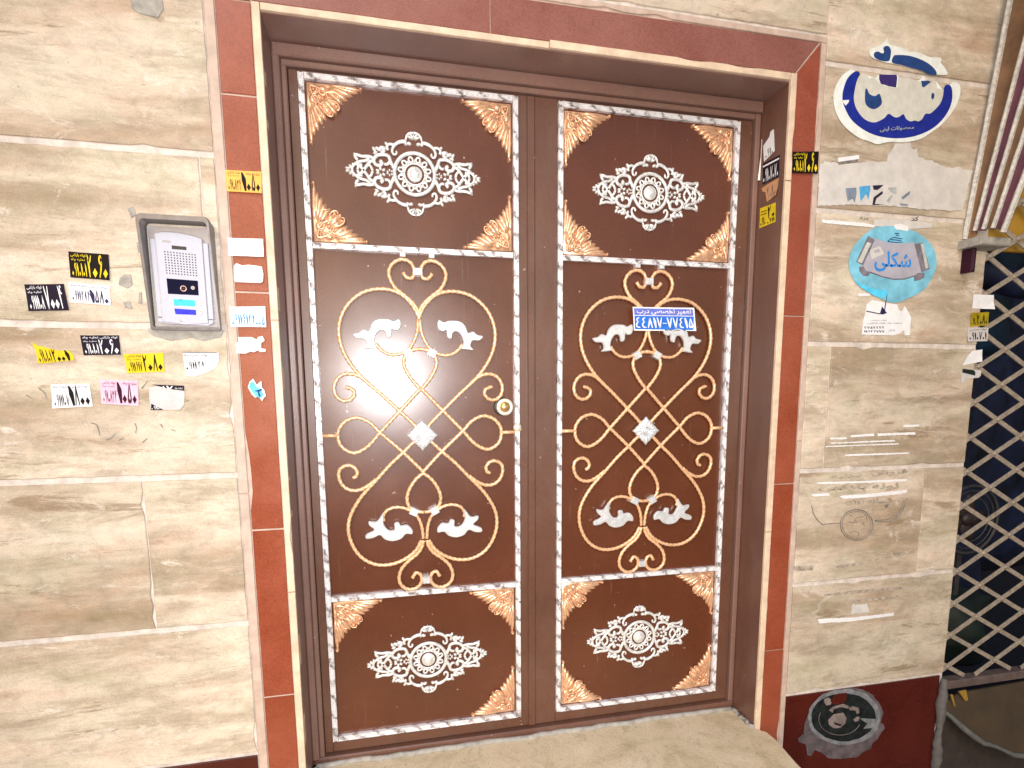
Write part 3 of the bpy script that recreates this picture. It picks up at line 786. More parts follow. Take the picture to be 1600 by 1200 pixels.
# -------- gilded corner leaves
def corner_mesh():
    k = MB(); s = 0.0002208; y = PY - 0.0005
    def seg(x0, z0, x1, z1, w, h):
        a = math.atan2(z1 - z0, x1 - x0); l = math.hypot(x1 - x0, z1 - z0) / 2
        k.lump(((x0 + x1) / 2 * s, y, (z0 + z1) / 2 * s), l * 1.03 * s, h * 1.25, w * 1.5 * s, a, 8, 4)
    # thin backing plate with a scalloped edge
    k.prism([(x * s, z * s) for x, z in ((0, 0), (560, 0), (520, 45), (460, 80), (420, 120), (380, 165), (330, 200), (330, 270), (300, 330), (270, 330), (200, 330), (165, 380), (120, 420), (80, 460), (45, 520), (0, 560))], y - 0.002, y + 0.0004, 0.0006)
    for x0, z0, x1, z1, w, h in ((250, 12, 640, 28, 20, .007), (300, 30, 610, 62, 22, .008), (260, 35, 545, 112, 26, .009), (230, 45, 478, 165, 28, .0095), (205, 60, 420, 212, 26, .009),
                                 (12, 250, 28, 700, 20, .007), (30, 300, 66, 600, 22, .008), (35, 260, 112, 545, 26, .009), (45, 230, 165, 470, 28, .0095), (60, 205, 212, 420, 26, .009),
                                 (170, 170, 345, 345, 34, .012), (200, 150, 355, 262, 24, .010), (150, 200, 262, 355, 24, .010), (120, 60, 250, 60, 30, .009), (60, 120, 60, 250, 30, .009)):
        seg(x0, z0, x1, z1, w, h)
    for l in (((40, 40), (130, 60), (215, 110), (250, 190), (215, 235), (165, 215)), ((40, 40), (60, 130), (110, 215), (190, 250), (235, 215), (215, 165)), ((250, 190), (320, 200), (370, 240), (375, 290), (340, 300)), ((190, 250), (200, 320), (240, 370), (290, 375), (300, 340)), ((215, 110), (300, 95), (370, 120), (385, 165), (350, 178)), ((110, 215), (95, 300), (120, 370), (165, 385), (178, 350))):
        k.tube([(p.x * s, y - 0.0085, p.y * s) for p in smooth_path(l, 14)], 15 * s, 6, lambda t: 1.1 - 0.5 * t)
    for cx, cz, r in ((78, 78, 56), (185, 95, 44), (95, 185, 44)):
        k.tube([(cx * s + r * s * (1 - 0.35 * t / 18) * math.cos(t * 0.42), y - 0.006, cz * s + r * s * (1 - 0.35 * t / 18) * math.sin(t * 0.42)) for t in range(19)], 15 * s, 6)
        k.lump((cx * s, y, cz * s), 22 * s, 0.010, 22 * s)
    for x, z in ((325, 325), (345, 260), (260, 345), (272, 230), (230, 272), (180, 180), (640, 22), (24, 700)):
        k.lump((x * s, y, z * s), 28 * s, 0.013, 28 * s)
    return k
cm = corner_mesh()
E_ = 0.005
def corner(root, x, z, sx, sz):
    """x, z: inner corner of the frame; sx, sz: the way the leaves spread"""
    k = MB(); k.add([(x + sx * px, y, z + sz * pz) for px, y, pz in cm.v], [f[::-1] if sx * sz < 0 else f for f in cm.f])
    k.build('corner_leaf', M['gold_leaf'], root, True)
for z0, z1 in ((RU + BW / 2, ZT - BW), (ZB + BW, RL - BW / 2)):
    for sx in (1, -1):
        for sz in (1, -1):
            if sx == 1 and sz == 1 and z0 < 0.3: continue      # this one has come off the left leaf
            corner(leaf1, BW + E_ if sx > 0 else W0 - BW - E_, z0 + E_ if sz > 0 else z1 - E_, sx, sz)

# -------- the right leaf: the same ironwork on its own sheet
skip = {'panel_sheet', 'stile', 'cover_strip'}
for ch in list(leaf1.children):
    if ch.name.split('.')[0] in skip: continue
    c = ch.copy(); COL.objects.link(c); c.parent = leaf2
leaf2.location.x += 0.0      # its children were drawn about the same base
corner(leaf2, BW + E_, ZB + BW + E_, 1, 1)
leaf2.location.x += DX

# -------- knob and latch on the left leaf
kx, kz = (0.5528, 1.1175)
k = MB(); k.lathe((kx, PY, kz), [(0.0285, 0), (0.0285, 0.004), (0.025, 0.006)], 32); k.build('knob_plate', M['dark_metal'], leaf1, True)
kn = MB(); kn.lathe((kx, PY, kz), [(0.012, 0.005), (0.012, 0.030), (0.021, 0.034), (0.0255, 0.042), (0.0262, 0.046), (0.0235, 0.0495), (0.0175, 0.0505), (0.0165, 0.0485)], 32)
knob = kn.build('knob', M['brass_pale'], leaf1, True)
kc = MB(); kc.lathe((kx, PY, kz), [(0.0165, 0.048), (0.0158, 0.0515), (0.0125, 0.0545), (0.007, 0.0565), (0.002, 0.057)], 28)
kc.build('knob_centre', M['brass'], knob, True)
lx, lz = (0.5996, 1.0524)
k = MB(); k.lump((lx - 0.002, PY - 0.014, lz), 0.0135, 0.012, 0.0135, 0, 12, 5); lt = k.build('latch_ball', M['brass_pale'], leaf1, True)
k = MB(); k.tube([(lx + 0.006, PY - 0.010, lz - 0.013), (lx + 0.016, PY - 0.010, lz - 0.004)], 0.003, 8); k.build('latch_pin', M['brass'], lt, True)

# ================================================================== writing
FORMS = {  # letter: isolated, final, initial, medial
 'ا': (0xFE8D, 0xFE8E, None, None), 'ب': (0xFE8F, 0xFE90, 0xFE91, 0xFE92), 'ت': (0xFE95, 0xFE96, 0xFE97, 0xFE98), 'ج': (0xFE9D, 0xFE9E, 0xFE9F, 0xFEA0),
 'چ': (0xFB7A, 0xFB7B, 0xFB7C, 0xFB7D), 'ح': (0xFEA1, 0xFEA2, 0xFEA3, 0xFEA4), 'خ': (0xFEA5, 0xFEA6, 0xFEA7, 0xFEA8), 'د': (0xFEA9, 0xFEAA, None, None), 'ر': (0xFEAD, 0xFEAE, None, None),
 'ز': (0xFEAF, 0xFEB0, None, None), 'س': (0xFEB1, 0xFEB2, 0xFEB3, 0xFEB4), 'ش': (0xFEB5, 0xFEB6, 0xFEB7, 0xFEB8), 'ص': (0xFEB9, 0xFEBA, 0xFEBB, 0xFEBC),
 'ع': (0xFEC9, 0xFECA, 0xFECB, 0xFECC), 'ف': (0xFED1, 0xFED2, 0xFED3, 0xFED4), 'ک': (0xFB8E, 0xFB8F, 0xFB90, 0xFB91), 'ل': (0xFEDD, 0xFEDE, 0xFEDF, 0xFEE0),
 'م': (0xFEE1, 0xFEE2, 0xFEE3, 0xFEE4), 'ن': (0xFEE5, 0xFEE6, 0xFEE7, 0xFEE8), 'و': (0xFEED, 0xFEEE, None, None), 'ه': (0xFEE9, 0xFEEA, 0xFEEB, 0xFEEC),
 'ی': (0xFBFC, 0xFBFD, 0xFBFE, 0xFBFF)}
def shape(s):
    """joined Persian letter forms, laid out left to right"""
    out = []
    for i, ch in enumerate(s):
        if ch not in FORMS: out.append(ch); continue
        f = FORMS[ch]
        prev = i > 0 and s[i - 1] in FORMS and FORMS[s[i - 1]][2] is not None
        nxt = i + 1 < len(s) and s[i + 1] in FORMS and f[2] is not None
        k = 3 if (prev and nxt) else 1 if prev else 2 if nxt else 0
        out.append(chr(f[k]))
    return ''.join(out[::-1])
_tc = {}
GLYPH = {  # brush numerals as strokes of (x, y, width) in a unit box
 '1': [[(.30, 1, .16), (.5, .62, .50), (.66, 0, .22)]],
 '2': [[(.10, 1, .12), (.30, .70, .36), (.48, 0, .18)], [(.22, .80, .24), (.58, .70, .26), (.90, .98, .14)]],
 '3': [[(.06, 1, .10), (.26, .70, .32), (.44, 0, .18)], [(.22, .80, .2), (.42, .72, .2), (.5, .94, .12)], [(.46, .78, .18), (.70, .71, .22), (.94, .97, .14)]],
 '4': [[(.10, 1, .12), (.32, .66, .34), (.48, 0, .18)], [(.95, .93, .10), (.68, 1.0, .16), (.54, .84, .22), (.68, .70, .2), (.96, .66, .14)]],
 '5': [[(.50, 1, .10), (.28, .50, .24), (.17, .20, .28), (.34, .05, .22), (.50, .22, .14), (.66, .05, .22), (.83, .20, .28), (.72, .50, .24), (.50, 1, .10)]],
 '6': [[(.86, .88, .12), (.62, 1.0, .18), (.36, .84, .30), (.50, .66, .24), (.90, .72, .16)], [(.90, .76, .18), (.66, .42, .30), (.34, 0, .16)]],
 '7': [[(.06, 1, .20), (.30, .48, .28), (.48, 0, .18)], [(.94, 1, .16), (.70, .48, .26), (.52, 0, .18)]],
 '8': [[(.50, 1, .14), (.32, .5, .26), (.08, 0, .18)], [(.50, 1, .14), (.68, .5, .30), (.92, 0, .20)]],
 '9': [[(.78, .56, .16), (.44, .56, .18), (.26, .76, .24), (.48, .96, .18), (.76, .84, .22), (.76, .45, .28), (.68, 0, .16)]],
 '4a': [[(.78, .98, .16), (.34, .86, .24), (.40, .66, .2), (.72, .58, .14)], [(.72, .60, .14), (.24, .42, .26), (.30, .12, .26), (.90, .05, .2)]],
 '-': [[(.1, .45, .14), (.9, .45, .14)]]}
WIDTH = {'1': .5, '-': .6, '0': .7}
def number_geo(s):
    """brush numerals side by side in the unit box"""
    keys = []
    for ch in s.translate(str.maketrans('٠١٢٣٥٦٧٨٩', '۰۱۲۳۵۶۷۸۹')): keys.append('4a' if ch == '٤' else str('۰۱۲۳۴۵۶۷۸۹'.index(ch)) if ch in '۰۱۲۳۴۵۶۷۸۹' else ch)
    tot = sum(WIDTH.get(k, 1.0) for k in keys) + 0.22 * (len(keys) - 1)
    V = []; F = []; x0 = 0.0
    for kx_ in keys:
        w = WIDTH.get(kx_, 1.0)
        if kx_ == '0':
            n = len(V); V += [((x0 + w * a) / tot, b_) for a, b_ in ((0, .2), (.5, .02), (1, .2), (.5, .38))]; F.append((n, n + 1, n + 2, n + 3))
        else:
            for st in GLYPH[kx_]:
                c = smooth_path([(p[0], p[1]) for p in st], 0.08)
                m = len(c); k_ = len(st) - 1; n = len(V)
                # widths follow the nearest knots
                acc = [0.0]
                for i in range(1, m): acc.append(acc[-1] + (c[i] - c[i - 1]).length)
                kn = [0.0]
                for i in range(1, len(st)): kn.append(kn[-1] + math.hypot(st[i][0] - st[i - 1][0], st[i][1] - st[i - 1][1]))
                for i in range(m):
                    d = (c[min(m - 1, i + 1)] - c[max(0, i - 1)]); d = d.normalized() if d.length > 1e-9 else Vector((0, 1))
                    t = acc[i] / max(1e-9, acc[-1]) * kn[-1]; j = 0
                    while j < k_ - 1 and t > kn[j + 1]: j += 1
                    f = min(1, max(0, (t - kn[j]) / max(1e-9, kn[j + 1] - kn[j])))
                    ww = (st[j][2] * (1 - f) + st[j + 1][2] * f) * 0.55
                    # a broad pen: strokes are fatter across than along
                    for sg in (-1, 1):
                        px_ = c[i].x - d.y * ww * sg; py_ = c[i].y + d.x * ww * 0.45 * sg
                        V.append(((x0 + w / 2 + (px_ - 0.5)) / tot, min(1.02, max(-0.02, py_))))
                F += [(n + 2 * i, n + 2 * i + 1, n + 2 * i + 3, n + 2 * i + 2) for i in range(m - 1)]
        x0 += w + 0.22
    return V, F
def text_geo(s, bold):
    """the outline of a line of writing, scaled to the unit box"""
    key = (s, bold)
    if key in _tc: return _tc[key]
    c = bpy.data.curves.new('lettering', 'FONT'); c.body = s; c.resolution_u = 2; c.offset = bold
    o = bpy.data.objects.new('lettering', c); COL.objects.link(o)
    dg = bpy.context.evaluated_depsgraph_get()
    me = bpy.data.meshes.new_from_object(o.evaluated_get(dg))
    V = [(v.co.x, v.co.y) for v in me.vertices]; F = [tuple(p.vertices) for p in me.polygons]
    bpy.data.objects.remove(o); bpy.data.curves.remove(c); bpy.data.meshes.remove(me)
    x0 = min(v[0] for v in V); x1 = max(v[0] for v in V); y0 = min(v[1] for v in V); y1 = max(v[1] for v in V)
    V = [((x - x0) / (x1 - x0), (y - y0) / max(1e-6, y1 - y0)) for x, y in V]
    _tc[key] = (V, F)
    return V, F
FA = str.maketrans('0123456789', '۰۱۲۳۴۵۶۷۸۹')

class Quad:
    """a flat sticker between four corners (tl, tr, br, bl); axis 'wall' lies in x, z at depth y; 'jamb' lies in y, z at x"""
    def __init__(self, c, depth, axis='wall'):
        self.c = [Vector(p) for p in c]; self.d = depth; self.axis = axis
        self.cu = random.choice((0, 1)); self.cv = random.choice((0, 1)); self.curl = random.uniform(0.0, 0.006)
    def at(self, u, v, lift):
        a = self.c[3].lerp(self.c[2], u); b = self.c[0].lerp(self.c[1], u)
        p = a.lerp(b, v)
        e = abs(u - self.cu) + abs(v - self.cv)      # a loose corner lifts off
        lift += self.curl * max(0.0, 0.55 - e) / 0.55 if lift > 0 else 0
        return (p.x, self.d - lift, p.y) if self.axis == 'wall' else (self.d - lift, p.x, p.y)

def sheet_outline(q, outline, lift, name, mat, parent, thick=0.0006):
    n = len(outline)
    bm = bmesh.new()
    vs = [bm.verts.new((u, v, 0)) for u, v in outline]
    for t in tessellate_polygon([[Vector((u, v, 0)) for u, v in outline]]):
        try: bm.faces.new([vs[i] for i in t])
        except ValueError: pass
    su = 1 if q.cu else -1; sv = 1 if q.cv else -1
    for kk in (0.55, 0.28):      # creases of the loose corner
        bmesh.ops.bisect_plane(bm, geom=bm.verts[:] + bm.edges[:] + bm.faces[:], plane_co=(q.cu - su * kk, q.cv, 0), plane_no=(su, sv, 0))
    bm.verts.index_update()
    rim = [(e.verts[0].index, e.verts[1].index) for e in bm.edges if e.is_boundary]
    uv = [(v.co.x, v.co.y) for v in bm.verts]; m = len(uv)
    k = MB()
    k.v = [q.at(u, v, lift) for u, v in uv] + [q.at(u, v, max(0.0002, lift - thick)) for u, v in uv]
    k.f = [tuple(v.index for v in f.verts) for f in bm.faces] + [(i, j, m + j, m + i) for i, j in rim]
    bm.free()
    return k.build(name, mat, parent)

def torn(x0=0, x1=1, y0=0, y1=1, amp=0.0, n=7):
    pts = []
    for i in range(n): pts.append((x0 + (x1 - x0) * i / n, y0 + random.uniform(0, amp)))
    for i in range(n): pts.append((x1 - random.uniform(0, amp * 0.5), y0 + (y1 - y0) * i / n))
    for i in range(n): pts.append((x1 - (x1 - x0) * i / n, y1 - random.uniform(0, amp)))
    for i in range(n): pts.append((x0 + random.uniform(0, amp * 0.5), y1 - (y1 - y0) * i / n))
    return pts
SQ = [(0, 0), (1, 0), (1, 1), (0, 1)]

def print_on(q, lines, mat, parent, lift, name='print'):
    """lines of (text, x0, y0, x1, y1, bold); digits run left to right; a lone 'o' is the diamond nought"""
    for s, x0, y0, x1, y1, bold in lines:
        k = MB()
        if s == 'o':
            cx, cy = (x0 + x1) / 2, (y0 + y1) / 2
            k.add([q.at(x0, cy, lift), q.at(cx, y0, lift), q.at(x1, cy, lift), q.at(cx, y1, lift)], [(0, 1, 2, 3)])
        elif s == '|':      # a plain bar
            k.add([q.at(x0, y0, lift), q.at(x1, y0, lift), q.at(x1, y1, lift), q.at(x0, y1, lift)], [(0, 1, 2, 3)])
        else:
            V, F = number_geo(s) if s[0] in '٤١۱۲۳۴۵۶۷۸۹۰' else text_geo(shape(s), bold)
            k.add([q.at(x0 + (x1 - x0) * u, y0 + (y1 - y0) * v, lift) for u, v in V], F)
        k.build(name, mat, parent)

WDS = 'تخلیه چاه'; WDS2 = 'لوله بازکنی'
def big(num, x0, x1, y0, y1, bold=0.030):
    """tall numerals with diamond noughts, as (line list)"""
    w = (x1 - x0) / len(num); out = []
    for i, ch in enumerate(num):
        a = x0 + w * i; b_ = a + w * 0.9
        if ch == '0': out.append(('o', a, y0, b_, y0 + (y1 - y0) * 0.42, 0))
        else: out.append((ch.translate(FA), a + w * 0.03, y0, b_, y1, bold))
    return out
def sticker(name, label, corners, depth, base, ink, lines, outline=None, group=None, axis='wall', cat='sticker', lift=0.0022, back=None):
    q = Quad(corners, depth, axis)
    b0 = q.at(0.5, 0, 0)
    t = thing(name, label, cat, b0, group)
    sheet_outline(q, outline or torn(amp=0.012, n=4), lift, 'paper', M[base], t)
    if lines: print_on(q, lines, M[ink], t, lift + 0.0005)
    return t, q
GS = 'advert stickers on the wall left of the door'
def advert(num, tel, top=True, xs=(0.44, 0.97), ys=(0.07, 0.92), telbox=(0.06, 0.42, 0.08, 0.58), full_top=False):
    L = big(num, xs[0], xs[1], ys[0], ys[1])
    L.append((tel.translate(FA), telbox[0], telbox[2], telbox[1], telbox[3], 0.016))
    if full_top:
        L += [(WDS2 + ' ' + WDS, 0.06, 0.80, 0.95, 0.95, 0.008), (WDS, 0.06, 0.64, 0.40, 0.74, 0.004)]
    elif top:
        L += [(WDS2, 0.05, 0.80, 0.42, 0.94, 0.010), (WDS, 0.06, 0.64, 0.40, 0.76, 0.006)]
    return L

# -------- nine on the left wall
sticker('advert_sticker', 'yellow numbers on a black sticker, upper of the left wall group', [(-0.5159, 1.5005), (-0.4322, 1.4973), (-0.4336, 1.4362), (-0.517, 1.4403)], -0.001, 'paper_black', 'ink_yellow', advert('2060', '0910101'), group=GS)
sticker('advert_sticker', 'black sticker with white numbers, leftmost beside the wall sticker in white', [(-0.6135, 1.4211), (-0.5323, 1.4257), (-0.527, 1.3642), (-0.609, 1.3589)], -0.001, 'paper_navy', 'paper_white', advert('7004', '0911108', xs=(0.46, 0.92)), group=GS)
sticker('advert_sticker', 'white sticker with dark blue telephone number, under the black and yellow one', [(-0.5214, 1.4298), (-0.4366, 1.4249), (-0.438, 1.3781), (-0.5239, 1.383)], -0.001, 'paper_white', 'ink_violet',
        [('0911484'.translate(FA), 0.07, 0.12, 0.50, 0.62, 0.006)] + big('1580', 0.50, 0.97, 0.06, 0.70) + [(WDS2 + ' ' + WDS, 0.06, 0.76, 0.94, 0.93, 0.004), (WDS, 0.10, 0.66, 0.45, 0.72, 0)], group=GS)
sticker('advert_sticker', 'torn yellow sticker with black numbers, leftmost of the lower ones on the left wall', [(-0.6083, 1.2771), (-0.5301, 1.2691), (-0.5263, 1.2462), (-0.6039, 1.2364)], -0.001, 'paper_yellow', 'ink_black', advert('2001', '0910101', top=False, xs=(0.42, 0.90), ys=(0.03, 0.97), telbox=(0.06, 0.40, 0.06, 0.90)),
        outline=[(0, 0.05), (0.25, 0), (0.6, 0.04), (0.99, 0), (1, 0.5), (0.92, 0.95), (0.6, 0.9), (0.4, 1.0), (0.1, 1.1), (-0.04, 1.25), (0.02, 0.8)], group=GS)
sticker('advert_sticker', 'black sticker with white numbers, between two yellow stickers', [(-0.5105, 1.3059), (-0.4271, 1.3075), (-0.4257, 1.2604), (-0.5069, 1.2579)], -0.001, 'paper_navy', 'paper_white', advert('2060', '0910101', ys=(0.06, 0.78), full_top=True), group=GS)
sticker('advert_sticker', 'yellow sticker with black numbers, below the black one and left of the peeled white one', [(-0.4199, 1.262), (-0.3335, 1.2662), (-0.3336, 1.2196), (-0.4177, 1.2152)], -0.001, 'paper_yellow', 'ink_black', advert('2080', '0911617'), group=GS)
t, q = sticker('advert_sticker', 'half peeled white sticker with faded black print, just below the intercom', [(-0.2886, 1.2683), (-0.2063, 1.2685), (-0.2114, 1.217), (-0.2899, 1.2038)], -0.001, 'paper_white', 'ink_black',
        [(WDS, 0.02, 0.78, 0.42, 0.95, 0.01), ('لوله', 0.53, 0.78, 0.68, 0.95, 0.012), (WDS2, 0.05, 0.63, 0.34, 0.73, 0.0), ('0911'.translate(FA), 0.06, 0.30, 0.36, 0.62, 0.012), ('48'.translate(FA), 0.40, 0.36, 0.58, 0.62, 0.012), ('|', 0.0, 0.975, 0.95, 1.0, 0)],
        outline=[(0.03, 0.08), (0.3, 0), (0.7, 0.12), (0.95, 0.3), (1, 0.6), (0.98, 1), (0, 1)], group=GS)
sticker('advert_sticker', 'white sticker with big black numbers, lowest row, left of the pink one', [(-0.5835, 1.1885), (-0.5017, 1.1901), (-0.4992, 1.1346), (-0.5833, 1.1306)], -0.001, 'paper_white', 'ink_black', advert('1800', '0911107', top=False) + [(WDS2 + ' ' + WDS, 0.05, 0.80, 0.95, 0.95, 0.006), (WDS, 0.1, 0.68, 0.38, 0.76, 0)], group=GS)
sticker('advert_sticker', 'pink sticker with dark maroon numbers', [(-0.4781, 1.2002), (-0.3961, 1.1964), (-0.3984, 1.1345), (-0.48, 1.1407)], -0.001, 'paper_pink', 'ink_maroon', advert('1050', '0910834', top=False) + [(WDS2, 0.05, 0.80, 0.40, 0.95, 0.01), ('چاه', 0.60, 0.80, 0.74, 0.95, 0.012), ('تخلیه', 0.80, 0.80, 0.97, 0.95, 0.012), (WDS, 0.06, 0.68, 0.38, 0.78, 0.006)], group=GS)
t, q = sticker('advert_sticker', 'scraped grey sticker remnant with black edges, lowest row, right of the pink one', [(-0.3727, 1.1869), (-0.2928, 1.1837), (-0.2951, 1.1247), (-0.375, 1.1239)], -0.001, 'paper_grey', None, [],
        outline=[(0.03, 0.03), (0.25, 0), (0.85, 0), (0.97, 0.2), (1, 0.6), (1, 0.9), (0.3, 0.98), (0.02, 0.9), (0, 0.5)], group=GS)
k = MB(); k.add([q.at(u, v, 0.0028) for u, v in ((0.08, 1.02), (1.0, 1.02), (1.0, 0.80), (0.7, 0.84), (0.4, 0.92))], [(4, 3, 2, 1, 0)])
k.add([q.at(u, v, 0.0028) for u, v in ((0.03, 0.0), (0.40, 0.0), (0.28, 0.08), (0.05, 0.26))], [(0, 1, 2, 3)])
k.build('black_edge', M['paper_navy'], t)
print_on(q, [(WDS, 0.74, 0.84, 0.96, 0.95, 0.008), ('1'.translate(FA), 0.40, 0.86, 0.45, 0.97, 0.02), ('7'.translate(FA), 0.50, 0.84, 0.68, 0.99, 0.02), ('0910'.translate(FA), 0.05, 0.03, 0.28, 0.16, 0.004)], M['paper_white'], t, 0.0034)

# scrawls of marker on the stone
def strokes(name, label, cat, lists, mat, w, y=-0.0026, fl=0.25):
    t = thing(name, label, cat, (lists[0][0][0], 0.0, lists[0][0][1]))
    for l in lists:
        MB().tube([(p.x, y + w * fl, p.y) for p in smooth_path(l, 0.006)], w, 5, lambda t: 1 - 0.5 * t, fl).build('pen_stroke', M[mat], t)
strokes('marker_scrawl', 'faint dark pen scrawl on the stone below the left wall stickers', 'graffiti',
        [[(-0.5072, 1.0937), (-0.4952, 1.0887), (-0.4907, 1.0616)], [(-0.479, 1.0518), (-0.4689, 1.0548), (-0.4566, 1.0673)], [(-0.4511, 1.0496), (-0.4392, 1.0557)], [(-0.412, 1.0922), (-0.4088, 1.0793), (-0.4127, 1.0665)], [(-0.3989, 1.0436), (-0.3866, 1.053)], [(-0.3534, 1.0881), (-0.3498, 1.0783)], [(-0.3312, 1.0748), (-0.3213, 1.0697)], [(-0.6085, 1.1785), (-0.5988, 1.1693), (-0.595, 1.1539)], [(-0.6364, 1.1633), (-0.6242, 1.1541)], [(-0.3891, 1.1782), (-0.3812, 1.1877), (-0.3747, 1.1972)], [(-0.2935, 1.1458), (-0.2846, 1.1474)]], 'ink_grey', 0.0016)

# -------- six on the left border
GB = 'stickers on the red border left of the door'
sticker('advert_sticker', 'orange yellow sticker with black numbers on the left red border, above the white ones', [(-0.1617, 1.7087), (-0.0791, 1.7107), (-0.08, 1.6592), (-0.1607, 1.6588)], -0.0045, 'paper_orange', 'ink_black',
        advert('1050', '0910834', top=False) + [(WDS2, 0.05, 0.82, 0.40, 0.95, 0.006), ('چاه', 0.58, 0.78, 0.72, 0.93, 0.012), ('تخلیه', 0.80, 0.78, 0.96, 0.93, 0.012), (WDS, 0.06, 0.70, 0.38, 0.79, 0)], group=GB)
sticker('sticker_backing', 'blank white sticker, upper of two on the left red border', [(-0.1666, 1.5494), (-0.0836, 1.5501), (-0.0854, 1.5072), (-0.1673, 1.5056)], -0.0045, 'paper_white', None, [], group=GB)
sticker('sticker_backing', 'rubbed pinkish white sticker with round corners on the left red border', [(-0.1574, 1.4891), (-0.0888, 1.4875), (-0.0893, 1.4418), (-0.1589, 1.4431)], -0.0045, 'paper_white', None, [],
        outline=[(0.05, 0), (0.9, 0.02), (0.97, 0.1), (1, 0.5), (0.96, 0.9), (0.8, 0.93), (0.5, 0.96), (0.3, 0.9), (0.1, 1), (0.02, 0.85), (0, 0.1)], group=GB)
sticker('advert_sticker', 'white sticker with blue telephone number on the left red border', [(-0.1741, 1.3821), (-0.0897, 1.3854), (-0.0897, 1.3332), (-0.1744, 1.3322)], -0.0045, 'paper_white', 'ink_blue',
        [('09116142'.translate(FA), 0.05, 0.08, 0.70, 0.64, 0.012), ('o', 0.71, 0.10, 0.77, 0.26, 0), ('o', 0.79, 0.10, 0.85, 0.26, 0), ('5'.translate(FA), 0.88, 0.08, 0.96, 0.60, 0.012), (WDS2 + ' ' + WDS, 0.05, 0.80, 0.95, 0.95, 0.0), (WDS, 0.4, 0.68, 0.7, 0.76, 0.0)], group=GB)
sticker('sticker_backing', 'ragged torn white sticker remnant on the left red border', [(-0.1662, 1.3092), (-0.0934, 1.3106), (-0.0952, 1.2667), (-0.1691, 1.2658)], -0.0045, 'paper_white', None, [],
        outline=[(0.05, 0.02), (0.35, 0.0), (0.5, 0.12), (0.62, 0.08), (0.75, 0.2), (0.8, 0.1), (0.98, 0.1), (1, 0.25), (0.85, 0.3), (0.85, 0.6), (0.97, 0.75), (0.9, 1), (0.75, 0.95), (0.72, 0.8), (0.55, 0.95), (0.1, 0.95), (0.12, 0.7), (0, 0.5), (0.08, 0.3)], group=GB)
t, q = sticker('sticker_backing', 'small torn cyan sticker remnant with a white edge on the left red border', [(-0.1428, 1.2025), (-0.0998, 1.2026), (-0.1009, 1.1446), (-0.145, 1.1449)], -0.0045, 'paper_white', None, [],
        outline=[(0.4, 0.15), (0.55, 0.25), (0.75, 0.0), (0.85, 0.15), (0.97, 0.22), (0.9, 0.5), (0.78, 0.6), (0.75, 0.9), (0.5, 0.72), (0.3, 1.0), (0.1, 0.85), (0.0, 0.62), (0.2, 0.3)], group=GB)
sheet_outline(q, [(0.42, 0.22), (0.72, 0.12), (0.85, 0.28), (0.7, 0.55), (0.5, 0.62), (0.28, 0.9), (0.12, 0.8), (0.08, 0.62), (0.25, 0.38)], 0.0028, 'print', M['paper_cyan'], t)
sheet_outline(q, [(0.32, 0.45), (0.55, 0.5), (0.8, 0.56), (0.74, 0.46), (0.62, 0.42), (0.7, 0.2), (0.6, 0.2), (0.52, 0.42)], 0.0033, 'dark_mark', M['ink_navy'], t)

# -------- right border and right jamb
sticker('advert_sticker', 'black sticker with yellow numbers on the red border right of the door', [(1.421, 1.8837), (1.5127, 1.8924), (1.5144, 1.8268), (1.423, 1.8234)], -0.0045, 'paper_black', 'ink_yellow', advert('2060', '0910101'))
JX = 1.4042
GJ = 'stickers on the right jamb of the doorway'
sticker('sticker_strip', 'thin upright white sticker sliver at the back of the right jamb', [(0.134, 1.968), (0.131, 1.966), (0.132, 1.842), (0.135, 1.842)], JX, 'paper_white', None, [], axis='jamb', group=GJ, lift=0.0008)
sticker('advert_sticker', 'torn white sticker with smudged print, topmost on the right jamb', [(0.124, 1.955), (0.070, 1.975), (0.058, 1.893), (0.118, 1.893)], JX, 'paper_white', 'ink_grey', [('0910'.translate(FA), 0.2, 0.1, 0.9, 0.45, 0.01)], axis='jamb', group=GJ, lift=0.0010,
        outline=[(0.08, 0.0), (0.5, 0.08), (1, 0.16), (1, 0.7), (0.98, 1.0), (0.7, 1.05), (0.6, 0.9), (0, 0.8)])
sticker('advert_sticker', 'black sticker with white numbers and a white stripe on the right jamb', [(0.118, 1.888), (0.031, 1.886), (0.031, 1.822), (0.116, 1.823)], JX, 'paper_navy', 'paper_white', [('09107070'.translate(FA), 0.05, 0.06, 0.96, 0.68, 0.016), ('|', 0.02, 0.80, 0.98, 0.88, 0)], axis='jamb', group=GJ, lift=0.0010)
sticker('advert_sticker', 'faded peach sticker on the right jamb, above the yellow one', [(0.122, 1.817), (0.031, 1.818), (0.034, 1.768), (0.100, 1.762)], JX, 'paper_peach', 'ink_grey', [('2080'.translate(FA), 0.3, 0.15, 0.85, 0.8, 0.012)], axis='jamb', group=GJ, lift=0.0010,
        outline=[(0.2, 0.0), (0.96, 0.05), (1, 1), (0.3, 0.98), (0, 0.94), (0.04, 0.7), (0.2, 0.6)])
sticker('advert_sticker', 'yellow sticker with black numbers, lowest on the right jamb', [(0.120, 1.752), (0.040, 1.749), (0.036, 1.690), (0.122, 1.690)], JX, 'paper_yellow', 'ink_black', [('20'.translate(FA), 0.5, 0.3, 0.95, 0.95, 0.02), ('0910'.translate(FA), 0.06, 0.08, 0.40, 0.5, 0.004), ('|', 0.06, 0.62, 0.44, 0.66, 0), ('|', 0.06, 0.76, 0.44, 0.80, 0), ('0911'.translate(FA), 0.5, 0.06, 0.95, 0.3, 0.01)], axis='jamb', group=GJ, lift=0.0010)

